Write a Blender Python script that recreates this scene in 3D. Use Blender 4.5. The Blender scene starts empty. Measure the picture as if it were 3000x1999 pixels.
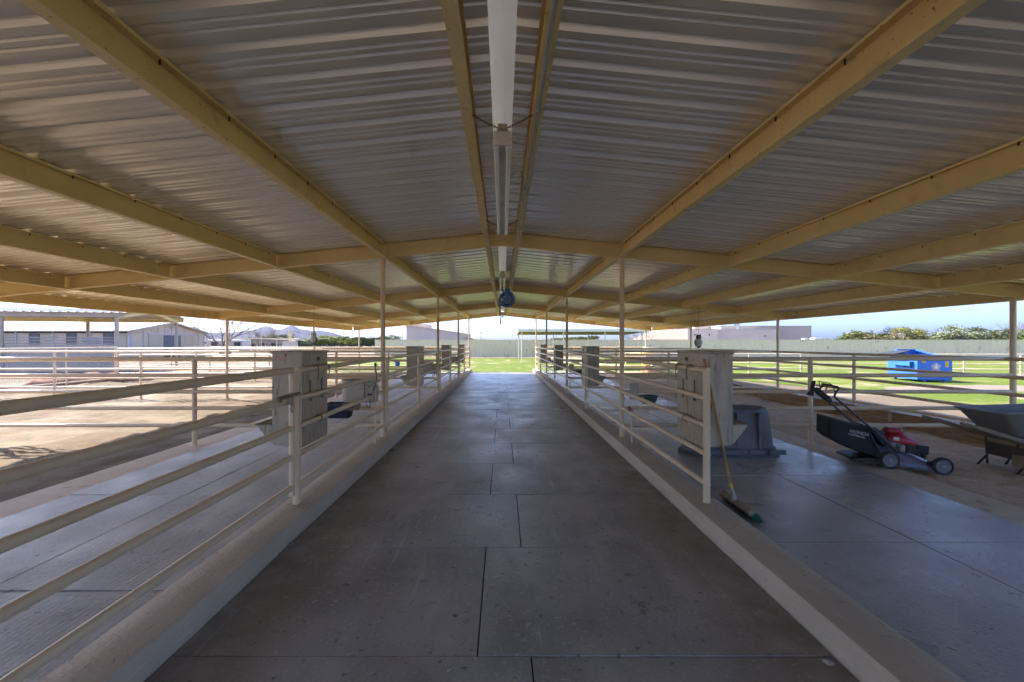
import bpy, math, random
from mathutils import Vector, Matrix, noise
random.seed(7)
PI = math.pi
D = bpy.data
scene = bpy.context.scene
COL = scene.collection
EYE = 1.58           # camera height; camera stands at (0,0,EYE) looking along +Y
BAY = 5.95
HAZE = .000033
LINES = [6.97 + BAY * k for k in range(-2, 4)]     # frame lines of the stable

# ------------------------------------------------------------------ helpers
class MB:
    def __init__(s):
        s.v = []; s.f = []; s.m = []; s.cur = 0
    def add(s, vs, fs):
        o = len(s.v); s.v += [tuple(p) for p in vs]
        for f in fs:
            s.f.append(tuple(i + o for i in f)); s.m.append(s.cur)
        return s
    def box(s, x0, x1, y0, y1, z0, z1, M=None):
        vs = [(x0,y0,z0),(x1,y0,z0),(x1,y1,z0),(x0,y1,z0),(x0,y0,z1),(x1,y0,z1),(x1,y1,z1),(x0,y1,z1)]
        if M: vs = [M @ Vector(p) for p in vs]
        return s.add(vs, [(0,3,2,1),(4,5,6,7),(0,1,5,4),(1,2,6,5),(2,3,7,6),(3,0,4,7)])
    def bar(s, a, b, w, h, up=(0,0,1)):
        a = Vector(a); b = Vector(b); d = (b - a); L = d.length; d.normalize()
        u = Vector(up)
        x = d.cross(u)
        if x.length < 1e-4: x = d.cross(Vector((1,0,0)))
        x.normalize(); z = x.cross(d)
        vs = []
        for p in (a, b):
            for sx, sz in ((-1,-1),(1,-1),(1,1),(-1,1)):
                vs.append(p + x * (sx*w/2) + z * (sz*h/2))
        return s.add(vs, [(3,2,1,0),(4,5,6,7),(0,1,5,4),(1,2,6,5),(2,3,7,6),(3,0,4,7)])
    def tube(s, pts, r, n=10, cap=True):
        pts = [Vector(p) for p in pts]
        rs = r if isinstance(r, (list, tuple)) else [r] * len(pts)
        vs = []; fs = []
        prev = None
        for i, p in enumerate(pts):
            if i == 0: t = pts[1] - p
            elif i == len(pts) - 1: t = p - pts[i-1]
            else: t = (pts[i+1] - p).normalized() + (p - pts[i-1]).normalized()
            t.normalize()
            if prev is None:
                ref = Vector((0,0,1)) if abs(t.z) < .9 else Vector((1,0,0))
                x = t.cross(ref).normalized()
            else:
                x = (prev - t * prev.dot(t)).normalized()
            prev = x; y = t.cross(x)
            for k in range(n):
                a = 2 * PI * k / n
                vs.append(p + (x * math.cos(a) + y * math.sin(a)) * rs[i])
        for i in range(len(pts) - 1):
            for k in range(n):
                k2 = (k + 1) % n
                fs.append((i*n+k, i*n+k2, (i+1)*n+k2, (i+1)*n+k))
        if cap:
            fs.append(tuple(reversed(range(n))))
            fs.append(tuple((len(pts)-1)*n + k for k in range(n)))
        return s.add(vs, fs)
    def lathe(s, prof, n=20, M=None, cap=True):
        vs = []; fs = []
        for (r, z) in prof:
            for k in range(n):
                a = 2 * PI * k / n
                p = Vector((r * math.cos(a), r * math.sin(a), z))
                vs.append(M @ p if M else p)
        for i in range(len(prof) - 1):
            for k in range(n):
                k2 = (k + 1) % n
                fs.append((i*n+k, i*n+k2, (i+1)*n+k2, (i+1)*n+k))
        if cap:
            if prof[0][0] > 1e-5: fs.append(tuple(reversed(range(n))))
            if prof[-1][0] > 1e-5: fs.append(tuple((len(prof)-1)*n + k for k in range(n)))
        return s.add(vs, fs)
    def loft(s, rings, cap=True):
        n = len(rings[0]); vs = [p for r in rings for p in r]; fs = []
        for i in range(len(rings) - 1):
            for k in range(n):
                k2 = (k + 1) % n
                fs.append((i*n+k, i*n+k2, (i+1)*n+k2, (i+1)*n+k))
        if cap:
            fs.append(tuple(reversed(range(n)))); fs.append(tuple((len(rings)-1)*n + k for k in range(n)))
        return s.add(vs, fs)
    def prism(s, poly, a, b, axis='y'):
        # poly in the other two axes; axis y: (x,z); x: (y,z); z: (x,y)
        def P(p, t):
            return {'y': (p[0], t, p[1]), 'x': (t, p[0], p[1]), 'z': (p[0], p[1], t)}[axis]
        n = len(poly)
        vs = [P(p, a) for p in poly] + [P(p, b) for p in poly]
        fs = [tuple(range(n)), tuple(reversed(range(n, 2*n)))]
        for k in range(n):
            k2 = (k + 1) % n
            fs.append((k2, k, k + n, k2 + n))
        return s.add(vs, fs)
    def build(s, name, mats, parent=None, off=None, smooth=None, bevel=0, seg=2):
        me = D.meshes.new(name)
        me.from_pydata(s.v, [], s.f)
        if not isinstance(mats, (list, tuple)): mats = [mats]
        for m in mats: me.materials.append(m)
        if len(mats) > 1: me.polygons.foreach_set('material_index', s.m)
        me.update()
        import bmesh
        bm = bmesh.new(); bm.from_mesh(me); bmesh.ops.recalc_face_normals(bm, faces=bm.faces); bm.to_mesh(me); bm.free()
        if smooth:
            me.polygons.foreach_set('use_smooth', [True] * len(me.polygons))
            me.set_sharp_from_angle(angle=math.radians(smooth))
        o = D.objects.new(name, me); COL.objects.link(o)
        if parent: o.parent = parent
        if off is not None: o.location = off
        if bevel:
            b = o.modifiers.new('bevel', 'BEVEL'); b.width = bevel; b.segments = seg; b.limit_method = 'ANGLE'; b.angle_limit = math.radians(40)
        return o

def thing(name, label, cat, loc=(0,0,0), rz=0, group=None, rot=None):
    o = D.objects.new(name, None); COL.objects.link(o)
    o.location = loc; o.rotation_euler = rot if rot else (0, 0, rz)
    o.empty_display_size = .1
    o['label'] = label; o['category'] = cat
    if group: o['group'] = group
    return o
def tag(o, label, cat, group=None):
    o['label'] = label; o['category'] = cat
    if group: o['group'] = group
    return o
def struct(o):
    o['kind'] = 'structure'; return o
def wpart(mb, name, mat, root, **k):      # a part built in world coordinates
    return mb.build(name, mat, root, off=-Vector(root.location), **k)
def dup(root, loc=None, rz=None, label=None, group=None):
    def cp(o, parent):
        c = o.copy(); COL.objects.link(c)
        if parent: c.parent = parent
        for ch in list(o.children): cp(ch, c)
        return c
    r = cp(root, None)
    if loc is not None: r.location = loc
    if rz is not None: r.rotation_euler = (0, 0, rz)
    if label: r['label'] = label
    if group: r['group'] = group
    return r
def text_mb(txt, size, M, depth=.001):
    cu = D.curves.new('lettering', 'FONT'); cu.body = txt; cu.size = size; cu.extrude = depth
    o = D.objects.new('lettering', cu); COL.objects.link(o)
    dg = bpy.context.evaluated_depsgraph_get(); dg.update()
    me = o.evaluated_get(dg).to_mesh()
    mb = MB(); mb.add([M @ v.co for v in me.vertices], [tuple(p.vertices) for p in me.polygons])
    o.evaluated_get(dg).to_mesh_clear()
    D.objects.remove(o); D.curves.remove(cu)
    return mb

# ------------------------------------------------------------------ materials
def mat(name, c1, c2=None, scale=4, rough=.5, metal=0, bump=0, bscale=40, spots=None, streak=None, spec=.5, rvar=0, island=0, detail=5, trans=None, coat=0):
    """Procedural surface: two-tone noise, optional spots [(colour, scale, threshold, softness)...], streak (sx,sy,sz)."""
    m = D.materials.new(name); m.use_nodes = True
    nt = m.node_tree; N = nt.nodes; L = nt.links
    b = N['Principled BSDF']
    b.inputs['Roughness'].default_value = rough
    b.inputs['Metallic'].default_value = metal
    b.inputs['Specular IOR Level'].default_value = spec
    if coat: b.inputs['Coat Weight'].default_value = coat; b.inputs['Coat Roughness'].default_value = .098
    tc = N.new('ShaderNodeTexCoord'); oi = N.new('ShaderNodeObjectInfo')
    va = N.new('ShaderNodeVectorMath'); va.operation = 'MULTIPLY_ADD'
    va.inputs[1].default_value = (1,1,1)
    ml = N.new('ShaderNodeMath'); ml.operation = 'MULTIPLY'; ml.inputs[1].default_value = 37.3
    L.new(oi.outputs['Random'], ml.inputs[0])
    L.new(tc.outputs['Object'], va.inputs[0]); L.new(ml.outputs[0], va.inputs[2])
    vec = va.outputs[0]
    def noise_tex(sc, det=detail, st=None, ro=.55):
        n = N.new('ShaderNodeTexNoise'); n.inputs['Scale'].default_value = sc; n.inputs['Detail'].default_value = det; n.inputs['Roughness'].default_value = ro
        if st:
            mp = N.new('ShaderNodeMapping'); mp.inputs['Scale'].default_value = st
            L.new(vec, mp.inputs['Vector']); L.new(mp.outputs[0], n.inputs['Vector'])
        else: L.new(vec, n.inputs['Vector'])
        return n.outputs['Fac']
    def ramp(fac, a, c):
        r = N.new('ShaderNodeMapRange'); r.inputs['From Min'].default_value = a; r.inputs['From Max'].default_value = c
        L.new(fac, r.inputs['Value']); return r.outputs['Result']
    def mix(fac, A, B):
        x = N.new('ShaderNodeMix'); x.data_type = 'RGBA'
        if hasattr(fac, 'links') or not isinstance(fac, (int, float)): L.new(fac, x.inputs['Factor'])
        else: x.inputs['Factor'].default_value = fac
        for v, k in ((A, 'A'), (B, 'B')):
            sk = [i for i in x.inputs if i.name == k and i.type == 'RGBA'][0]
            if isinstance(v, tuple): sk.default_value = (*v, 1)
            else: L.new(v, sk)
        return [o for o in x.outputs if o.type == 'RGBA'][0]
    if c2 is None: c2 = tuple(c * .82 for c in c1)
    col = mix(ramp(noise_tex(scale, st=streak), .32, .68), c1, c2)
    for (sc_, s_, th, so) in (spots or []):
        st = None
        if isinstance(s_, tuple): s_, st = s_
        col = mix(ramp(noise_tex(s_, 6, st), th, th + so), col, sc_)
    if island:
        g = N.new('ShaderNodeNewGeometry')
        hv = N.new('ShaderNodeHueSaturation')
        r = N.new('ShaderNodeMapRange'); r.inputs['To Min'].default_value = 1 - island; r.inputs['To Max'].default_value = 1 + island
        L.new(g.outputs['Random Per Island'], r.inputs['Value']); L.new(r.outputs[0], hv.inputs['Value'])
        L.new(col, hv.inputs['Color']); col = hv.outputs[0]
    L.new(col, b.inputs['Base Color'])
    if rvar:
        L.new(ramp2(N, L, noise_tex(scale * 1.7), rough - rvar, rough + rvar), b.inputs['Roughness'])
    if bump:
        bp = N.new('ShaderNodeBump'); bp.inputs['Strength'].default_value = bump; bp.inputs['Distance'].default_value = .02
        L.new(noise_tex(bscale, 4), bp.inputs['Height']); L.new(bp.outputs[0], b.inputs['Normal'])
    if trans:
        b.inputs['Subsurface Weight'].default_value = 0
        t = N.new('ShaderNodeBsdfTranslucent'); L.new(col, t.inputs['Color'])
        ms = N.new('ShaderNodeMixShader'); ms.inputs[0].default_value = trans
        L.new(b.outputs[0], ms.inputs[1]); L.new(t.outputs[0], ms.inputs[2])
        L.new(ms.outputs[0], N['Material Output'].inputs['Surface'])
    return m
def ramp2(N, L, fac, a, c):
    r = N.new('ShaderNodeMapRange'); r.inputs['From Min'].default_value = .3; r.inputs['From Max'].default_value = .7
    r.inputs['To Min'].default_value = a; r.inputs['To Max'].default_value = c
    L.new(fac, r.inputs['Value']); return r.outputs['Result']

RUST = (.16, .07, .025)
m_pipe = mat('pipe_paint', (.84,.66,.44), (.78,.60,.39), 3, .38, bump=.06, bscale=60, spots=[((.26,.17,.10), 22, .70, .06)])
m_beam = mat('beam_paint', (.86,.675,.32), (.80,.615,.275), 2.2, .5, bump=.05, bscale=50, spots=[((.62,.46,.22), 4, .58, .25), ((.42,.25,.10), 30, .72, .06)])
m_rusty = mat('beam_paint_rusty', (.86,.675,.32), (.76,.57,.26), 2.2, .5, bump=.06, bscale=50, spots=[((.56,.39,.18), 5, .58, .2), ((.36,.19,.07), 42, .64, .06)])
m_roof = mat('roof_underside', (.88,.83,.70), (.85,.80,.67), 1.2, .26, metal=.34, spec=.7, coat=.5)
m_screw = mat('screw_dark', (.03,.025,.02), None, 5, .6)
m_cap = mat('ridge_plastic', (.85,.84,.80), (.8,.79,.76), 2, .5, trans=.16)
m_white = mat('white_enamel', (.92,.91,.88), (.86,.85,.82), 3, .45)
m_lamp = mat('lamp_housing', (.70,.66,.58), (.58,.53,.44), 5, .4, spots=[(RUST, 25, .66, .06)])
m_tubeglass = mat('lamp_tube', (.9,.9,.88), (.85,.85,.83), 3, .18)
m_chain = mat('rusty_chain', (.22,.12,.06), (.12,.07,.04), 30, .7, metal=.3)
m_cond = mat('conduit_grey', (.42,.43,.42), (.34,.35,.34), 6, .4, metal=.3)
m_galv = mat('galvanized_sheet', (.53,.45,.325), (.41,.355,.27), 5, .48, metal=.35, bump=.03, bscale=14, spots=[((.31,.30,.265), (5,(3,3,.5)), .52, .22), ((.56,.54,.48), (11,(3,3,.5)), .62, .16), ((.24,.155,.085), (9,(3,3,.6)), .58, .12)])
m_galvb = mat('galvanized_rust', (.30,.25,.18), (.2,.14,.09), 8, .6, metal=.2)
m_redlab = mat('sticker_red', (.55,.10,.07), (.72,.60,.52), 60, .5)
def floor_mat(name, c1, c2, dust, dirt, rough, bumpk=0.15, studs=False):
    m = mat(name, c1, c2, 1.1, rough, bump=bumpk, bscale=55, rvar=.1,
            spots=[(dust, (2.3,(1,.45,1)), .50, .22), (dirt, 6.5, .66, .08), (tuple(c*.55 for c in c1), 3.2, .62, .2), (dust, 38, .58, .12), (tuple(c*.5 for c in c2), 21, .62, .10), (dust, (17,(1.2,.06,1)), .62, .12), (dirt, 80, .66, .06)])
    if studs:
        nt = m.node_tree; N = nt.nodes; L = nt.links; b = N['Principled BSDF']
        tc = N.new('ShaderNodeTexCoord'); mp = N.new('ShaderNodeMapping'); mp.inputs['Scale'].default_value = (1,1,1)
        v = N.new('ShaderNodeTexVoronoi'); v.inputs['Scale'].default_value = 26; v.inputs['Randomness'].default_value = .18
        L.new(tc.outputs['Object'], v.inputs['Vector'])
        bp = N.new('ShaderNodeBump'); bp.inputs['Strength'].default_value = .55; bp.inputs['Distance'].default_value = .006
        bp.invert = True
        L.new(v.outputs['Distance'], bp.inputs['Height'])
        old = b.inputs['Normal'].links[0].from_socket
        L.new(old, bp.inputs['Normal']); L.new(bp.outputs[0], b.inputs['Normal'])
    return m
m_alley = floor_mat('alley_rubber', (.42,.395,.375), (.24,.225,.213), (.50,.48,.45), (.40,.32,.23), .36, .3)
def kerb_grime(m, x0, x1, colr):
    nt = m.node_tree; N = nt.nodes; L = nt.links; b = N['Principled BSDF']
    tc = N.new('ShaderNodeTexCoord'); sx = N.new('ShaderNodeSeparateXYZ'); L.new(tc.outputs['Object'], sx.inputs[0])
    ab = N.new('ShaderNodeMath'); ab.operation = 'ABSOLUTE'; L.new(sx.outputs['X'], ab.inputs[0])
    mr = N.new('ShaderNodeMapRange'); mr.inputs['From Min'].default_value = x0; mr.inputs['From Max'].default_value = x1; L.new(ab.outputs[0], mr.inputs['Value'])
    n = N.new('ShaderNodeTexNoise'); n.inputs['Scale'].default_value = 5; n.inputs['Detail'].default_value = 6; L.new(tc.outputs['Object'], n.inputs['Vector'])
    mm = N.new('ShaderNodeMapRange'); mm.inputs['From Min'].default_value = .3; mm.inputs['From Max'].default_value = .62; mm.inputs['To Min'].default_value = .15; L.new(n.outputs['Fac'], mm.inputs['Value'])
    mu = N.new('ShaderNodeMath'); mu.operation = 'MULTIPLY'; L.new(mr.outputs[0], mu.inputs[0]); L.new(mm.outputs[0], mu.inputs[1])
    x = N.new('ShaderNodeMix'); x.data_type = 'RGBA'; L.new(mu.outputs[0], x.inputs['Factor'])
    A = [i for i in x.inputs if i.name == 'A' and i.type == 'RGBA'][0]; B = [i for i in x.inputs if i.name == 'B' and i.type == 'RGBA'][0]
    L.new(b.inputs['Base Color'].links[0].from_socket, A); B.default_value = (*colr, 1)
    L.new([o for o in x.outputs if o.type == 'RGBA'][0], b.inputs['Base Color'])
kerb_grime(m_alley, 1.15, 1.66, (.20,.165,.125))
m_matl = floor_mat('studded_rubber', (.44,.425,.405), (.34,.325,.31), (.54,.50,.44), (.42,.33,.22), .48, .15, True)
m_matr = floor_mat('smooth_rubber', (.47,.46,.46), (.38,.37,.372), (.56,.53,.49), (.42,.33,.22), .32, .15)
m_seam = mat('floor_gap', (.018,.016,.014), None, 9, .9)
m_kerbtop = mat('kerb_concrete', (.62,.515,.395), (.50,.415,.315), 1.5, .8, bump=.25, bscale=45, spots=[((.52,.42,.32), 3.5, .56, .2), ((.26,.19,.14), 26, .69, .05), ((.62,.57,.49), (30,(1,.12,1)), .58, .2)])
m_apron = mat('apron_concrete', (.70,.585,.46), (.62,.51,.40), 2.4, .85, bump=.25, bscale=50, spots=[((.33,.25,.17), 6, .60, .15)])
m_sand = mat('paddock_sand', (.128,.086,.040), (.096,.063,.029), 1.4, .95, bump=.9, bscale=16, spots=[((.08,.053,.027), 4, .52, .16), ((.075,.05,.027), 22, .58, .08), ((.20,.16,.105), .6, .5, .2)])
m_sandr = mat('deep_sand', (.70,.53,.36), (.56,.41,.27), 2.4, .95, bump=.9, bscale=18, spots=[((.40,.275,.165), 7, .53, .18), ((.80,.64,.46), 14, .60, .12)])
m_dirt = mat('dry_dirt', (.125,.093,.056), (.103,.076,.045), .12, .95, bump=.5, bscale=9, spots=[((.15,.11,.07), 1.2, .56, .2), ((.29,.24,.18), .4, .52, .2)])
m_grass = mat('lawn_grass', (.105,.145,.015), (.072,.108,.009), .35, .9, bump=1.0, bscale=26, spec=.15, spots=[((.155,.155,.04), .7, .48, .18), ((.05,.09,.012), 9, .58, .14), ((.25,.205,.13), (.8,(1,.6,1)), .58, .06), ((.17,.21,.055), 30, .60, .1)])
m_path = mat('gravel_path', (.20,.162,.12), (.165,.13,.096), 1.2, .95, bump=.6, bscale=30)
m_wood = mat('kick_board', (.40,.255,.14), (.30,.185,.10), 3, .8, bump=.2, bscale=30, spots=[((.17,.09,.04), (5,(1,.15,6)), .56, .15), ((.42,.30,.18), (9,(1,.1,5)), .6, .15)])
m_barrowwood = mat('barrow_wood', (.30,.22,.14), (.21,.15,.10), 5, .7, bump=.2, spots=[((.14,.10,.07), (8,(.3,4,4)), .56, .15)])
m_broomwood = mat('broom_wood', (.46,.25,.07), (.34,.18,.05), 7, .5, spots=[((.2,.11,.04), (14,(5,5,.6)), .58, .12)])
m_broomblock = mat('broom_block', (.34,.27,.20), (.24,.19,.14), 9, .8)
m_bristle = mat('green_bristle', (.02,.17,.09), (.014,.11,.06), 20, .7, island=.4)
m_yellow = mat('yellow_paint', (.80,.50,.03), (.68,.40,.02), 4, .45)
m_black = mat('black_fabric', (.022,.022,.023), (.014,.014,.015), 6, .7, bump=.2, bscale=120, spots=[((.06,.055,.05), 7, .62, .15)])
m_tyre = mat('tyre_rubber', (.045,.044,.044), (.03,.03,.03), 12, .8, bump=.2, bscale=60, spots=[((.13,.105,.085), 9, .52, .2)])
m_rim = mat('grey_rim', (.25,.255,.275), (.19,.195,.21), 8, .5, spots=[((.24,.21,.18), 10, .62, .12)])
m_deck = mat('deck_paint', (.15,.165,.215), (.12,.13,.175), 4, .32, coat=.3, spots=[((.16,.145,.13), 8, .58, .2)])
m_redp = mat('red_plastic', (.46,.018,.035), (.36,.012,.025), 5, .35, coat=.2)
m_bplas = mat('black_plastic', (.03,.03,.033), (.02,.02,.022), 6, .5, spots=[((.08,.075,.065), 12, .6, .15)])
m_mtube = mat('handle_tube', (.04,.045,.06), (.03,.034,.045), 6, .35)
m_orange = mat('orange_plastic', (.75,.12,.02), None, 5, .4)
m_alum = mat('cast_aluminium', (.45,.45,.44), (.33,.32,.30), 14, .5, metal=.6)
m_letter = mat('white_lettering', (.75,.75,.74), None, 5, .6)
m_tank = mat('grey_rubber_tank', (.165,.165,.18), (.12,.12,.132), 5, .55, bump=.08, bscale=40, spots=[((.21,.18,.14), 4, .56, .2), ((.06,.06,.065), 20, .66, .1)])
m_tray = mat('grey_poly_tray', (.22,.21,.195), (.165,.16,.152), 5, .5, spots=[((.22,.19,.155), 6, .52, .2)])
m_steelblk = mat('black_steel', (.035,.035,.037), (.06,.045,.035), 10, .5, spots=[((.14,.10,.07), 18, .62, .1)])
m_beige = mat('beige_plastic', (.52,.46,.37), (.43,.375,.30), 3, .5, spots=[((.33,.25,.17), 7, .60, .15)])
m_teal = mat('teal_bowl', (.035,.115,.115), (.025,.085,.09), 5, .35)
m_navy = mat('navy_plastic', (.025,.032,.075), (.018,.022,.05), 6, .45, spots=[((.10,.09,.09), 12, .6, .12)])
m_blue = mat('dumpster_blue', (.03,.16,.60), (.025,.13,.50), 2, .45, spots=[((.09,.17,.42), 6, .55, .15), ((.14,.13,.14), 18, .66, .08)])
m_darkblue = mat('dumpster_inside_shade', (.02,.05,.14), (.015,.03,.08), 2, .7)  # darkened copy of the blue, shade put into the colour of the hollows
m_reel = mat('reel_blue', (.06,.25,.72), (.05,.2,.6), 5, .4, spots=[((.14,.10,.10), 14, .67, .06)])
m_hose = mat('black_hose', (.03,.03,.032), None, 8, .5)
m_hosegrey = mat('grey_hose', (.14,.145,.15), (.10,.10,.105), 8, .5)
m_redv = mat('red_valve', (.55,.02,.02), None, 5, .4)
m_brass = mat('brass_fitting', (.45,.34,.14), (.34,.25,.1), 8, .4, metal=.7)
m_gfence = mat('sage_metal', (.82,.655,.435), (.76,.60,.40), .6, .5, spots=[((.31,.32,.25), 1.5, .62, .15)])
m_stucco = mat('stucco_mauve', (.68,.55,.44), (.62,.50,.40), .5, .9, bump=.2, bscale=9)
m_stuccod = mat('stucco_dark', (.50,.40,.33), (.45,.36,.30), .6, .9, bump=.2, bscale=9)
m_stuccol = mat('stucco_cream', (.78,.64,.50), (.72,.58,.45), .7, .9, bump=.2, bscale=9)
m_tile = mat('clay_tile', (.46,.27,.20), (.36,.19,.13), 2.2, .85, spots=[((.55,.38,.30), 6, .55, .15)])
m_barnw = mat('barn_wall', (.66,.52,.40), (.60,.47,.36), .8, .7)
m_barnp = mat('barn_panel', (.53,.455,.335), (.48,.41,.30), 1.2, .7)
m_barnr = mat('barn_roof', (.27,.24,.195), (.235,.21,.17), 1.2, .45)
m_trim = mat('pale_trim', (.50,.52,.56), (.44,.46,.5), 3, .5)
m_dark = mat('dark_opening_and_shade', (.03,.03,.032), (.045,.045,.05), 3, .8)  # near-black for openings and for the shade painted under the barn eave
m_greymet = mat('grey_blue_metal', (.52,.425,.33), (.45,.365,.28), 2, .5)
m_roofbright = mat('bright_roof', (.42,.42,.41), (.37,.37,.36), 2, .4)
m_cream = mat('cream_metal', (.80,.74,.56), (.74,.68,.51), 1.2, .5)
m_brownmet = mat('brown_metal', (.52,.43,.32), (.46,.38,.28), 1.2, .6)
m_whitemet = mat('white_metal', (.5,.49,.47), (.45,.44,.42), 1.5, .4)
m_glass = mat('window_glass', (.03,.04,.05), None, 3, .08)
m_bark = mat('tree_bark', (.15,.11,.085), (.10,.075,.055), 7, .9)
m_twig = mat('grey_twig', (.22,.185,.155), (.16,.13,.105), 3, .9)
m_wire = mat('fence_wire', (.45,.40,.32), None, 3, .5, metal=.3)
m_brick = mat('clay_heap', (.26,.13,.09), (.20,.10,.07), 3, .95, bump=.4, bscale=8)
m_rock = mat('mountain_rock', (.022,.02,.027), (.014,.013,.018), .008, .95, spots=[((.05,.043,.045), .02, .55, .2)])
m_stone = mat('pale_pebble', (.46,.39,.31), (.36,.29,.22), 40, .9)
m_ironblk = mat('black_iron', (.03,.03,.032), None, 3, .6)
m_pole = mat('pole_wood', (.14,.105,.08), None, 3, .9)
m_owlg = mat('owl_grey', (.16,.155,.16), (.09,.088,.092), 30, .6)
m_owlw = mat('owl_pale', (.85,.85,.84), (.68,.68,.68), 30, .6)
def leaf(name, a, b): return mat(name, a, b, 1.3, .75, island=.35, spec=.05, trans=.12)
m_leafs = [leaf('olive_leaf', (.18,.18,.06), (.13,.135,.045)), leaf('dark_leaf', (.07,.105,.035), (.048,.075,.027)),
           leaf('sage_leaf', (.21,.235,.125), (.165,.185,.095)), leaf('lime_leaf', (.19,.225,.05), (.14,.17,.036)),
           leaf('tan_leaf', (.22,.185,.11), (.17,.14,.085)), leaf('rust_leaf', (.26,.145,.075), (.19,.10,.05))]

# ------------------------------------------------------------------ ground and floors
def sheet(name, poly, z, m):
    mb = MB(); mb.add([(x, y, z) for x, y in poly], [tuple(range(len(poly)))])
    return struct(mb.build(name, m))
def rough_poly(pts, amp=.25, step=.6, seed=1):
    rnd = random.Random(seed); out = []
    for i, a in enumerate(pts):
        b = pts[(i+1) % len(pts)]; L = math.hypot(b[0]-a[0], b[1]-a[1]); n = max(1, min(60, int(L/step)))
        for k in range(n):
            t = k / n
            out.append((a[0]+(b[0]-a[0])*t + (rnd.uniform(-amp, amp) if k else 0), a[1]+(b[1]-a[1])*t + (rnd.uniform(-amp, amp) if k else 0)))
    return out
S = 4600
mb = MB()
# the ground as one sheet reaching the horizon
mb.add([(-S,-S,-.07),(S,-S,-.07),(S,S,-.07),(-S,S,-.07)], [(0,1,2,3)])
struct(mb.build('ground', m_dirt))
lawn = rough_poly([(-17,49.3),(-15.5,40),(-12.5,31),(-12,26.2),(0,25.6),(8.3,26),(9.6,22),(11.4,17),(12.1,13),(11.4,9),(10.8,5),(11.4,-6),(40,-7),(76,20),(76,49.3)], .22, .5, 3)
sheet('lawn', lawn, -.055, m_grass)
sheet('dirt_path', rough_poly([(13.2,15.6),(17,15.3),(22,13.2),(30,11.0),(30,13.3),(23,16.1),(19,17.6),(14.8,17.0)], .3, .7, 5), -.050, m_path)
sheet('bare_verge', rough_poly([(16,22.3),(34,21.2),(34,23.4),(16,23.6)], .3, .7, 6), -.051, m_path)

def sand_grid(name, x0, x1, y0, y1, res, base, amp, m, seed, track=0):
    nx = int((x1-x0)/res); ny = int((y1-y0)/res); vs = []; fs = []
    for j in range(ny+1):
        for i in range(nx+1):
            x = x0+(x1-x0)*i/nx; y = y0+(y1-y0)*j/ny
            h = noise.fractal(Vector((x*1.1+seed, y*1.1, seed)), 1, 2.1, 4)*amp*.6
            h += noise.noise(Vector((x*5.2, y*5.2, seed)))*amp*.35 + noise.noise(Vector((x*11, y*11, seed)))*amp*.22
            if track: h += math.sin((x*.5+y*5.5)+2*noise.noise(Vector((x*.8,y*.8,3))))*track
            vs.append((x, y, base + h))
    for j in range(ny):
        for i in range(nx):
            a = j*(nx+1)+i; fs.append((a, a+1, a+nx+2, a+nx+1))
    mb = MB(); mb.add(vs, fs)
    return struct(mb.build(name, m, smooth=60))
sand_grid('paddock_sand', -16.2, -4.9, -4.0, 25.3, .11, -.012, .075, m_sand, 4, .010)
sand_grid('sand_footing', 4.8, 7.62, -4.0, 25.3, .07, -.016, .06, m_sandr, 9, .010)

# the alley: rubber floor slabs with open joints over a dark bed
XC = .10
struct(MB().box(-1.69, 1.69, -5.0, 25.0, -.06, -.012).build('alley_bed', m_seam))
mb = MB(); rnd = random.Random(2)
g = .0036
ys = [2.296 + 1.219*(k) for k in range(-6, 19)]
for k in range(len(ys)-1):
    xs = -.126 if (k % 2 == 0) else .145
    y0, y1 = ys[k]+g+rnd.uniform(-.002,.002), ys[k+1]-g
    y1 = min(y1, 24.95)
    for a, c in ((-1.668, xs-g), (xs+g, 1.668)):
        h = rnd.uniform(-.002, .0015)
        t = rnd.uniform(-.002, .002)
        mb.add([(a,y0,-.02),(c,y0,-.02),(c,y1,-.02),(a,y1,-.02),(a,y0,h),(c,y0,h+t),(c,y1,h+t),(a,y1,h)],
               [(4,5,6,7),(0,1,5,4),(1,2,6,5),(2,3,7,6),(3,0,4,7)])
struct(mb.build('alley_floor', m_alley, bevel=.003))
# kerbs: cast concrete with slightly worn arris
def kerb(sgn):
    mb = MB(); n = 240; rings = []
    for i in range(n+1):
        y = -5 + 30.1*i/n
        e = noise.noise(Vector((sgn*3, y*3.1, 0)))*.004 + max(0, noise.noise(Vector((sgn*5, y*9, 2))) - .25)*.016
        f = noise.noise(Vector((sgn*7, y*1.3, 1)))*.004
        prof = [(1.676+f,-.06),(1.674+f,.05),(1.676+f+e*.3,.135-e),(1.684+e*1.1,.148-e*.4),(1.70+e,.150),(1.83,.151),(1.955,.150),(1.966,.142),(1.968,-.06)]
        rings.append([(sgn*x, y, z) for x, z in prof])
    mb.loft(rings)
    return struct(mb.build('kerb', m_kerbtop, smooth=40))
kerb(-1); kerb(1)
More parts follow.
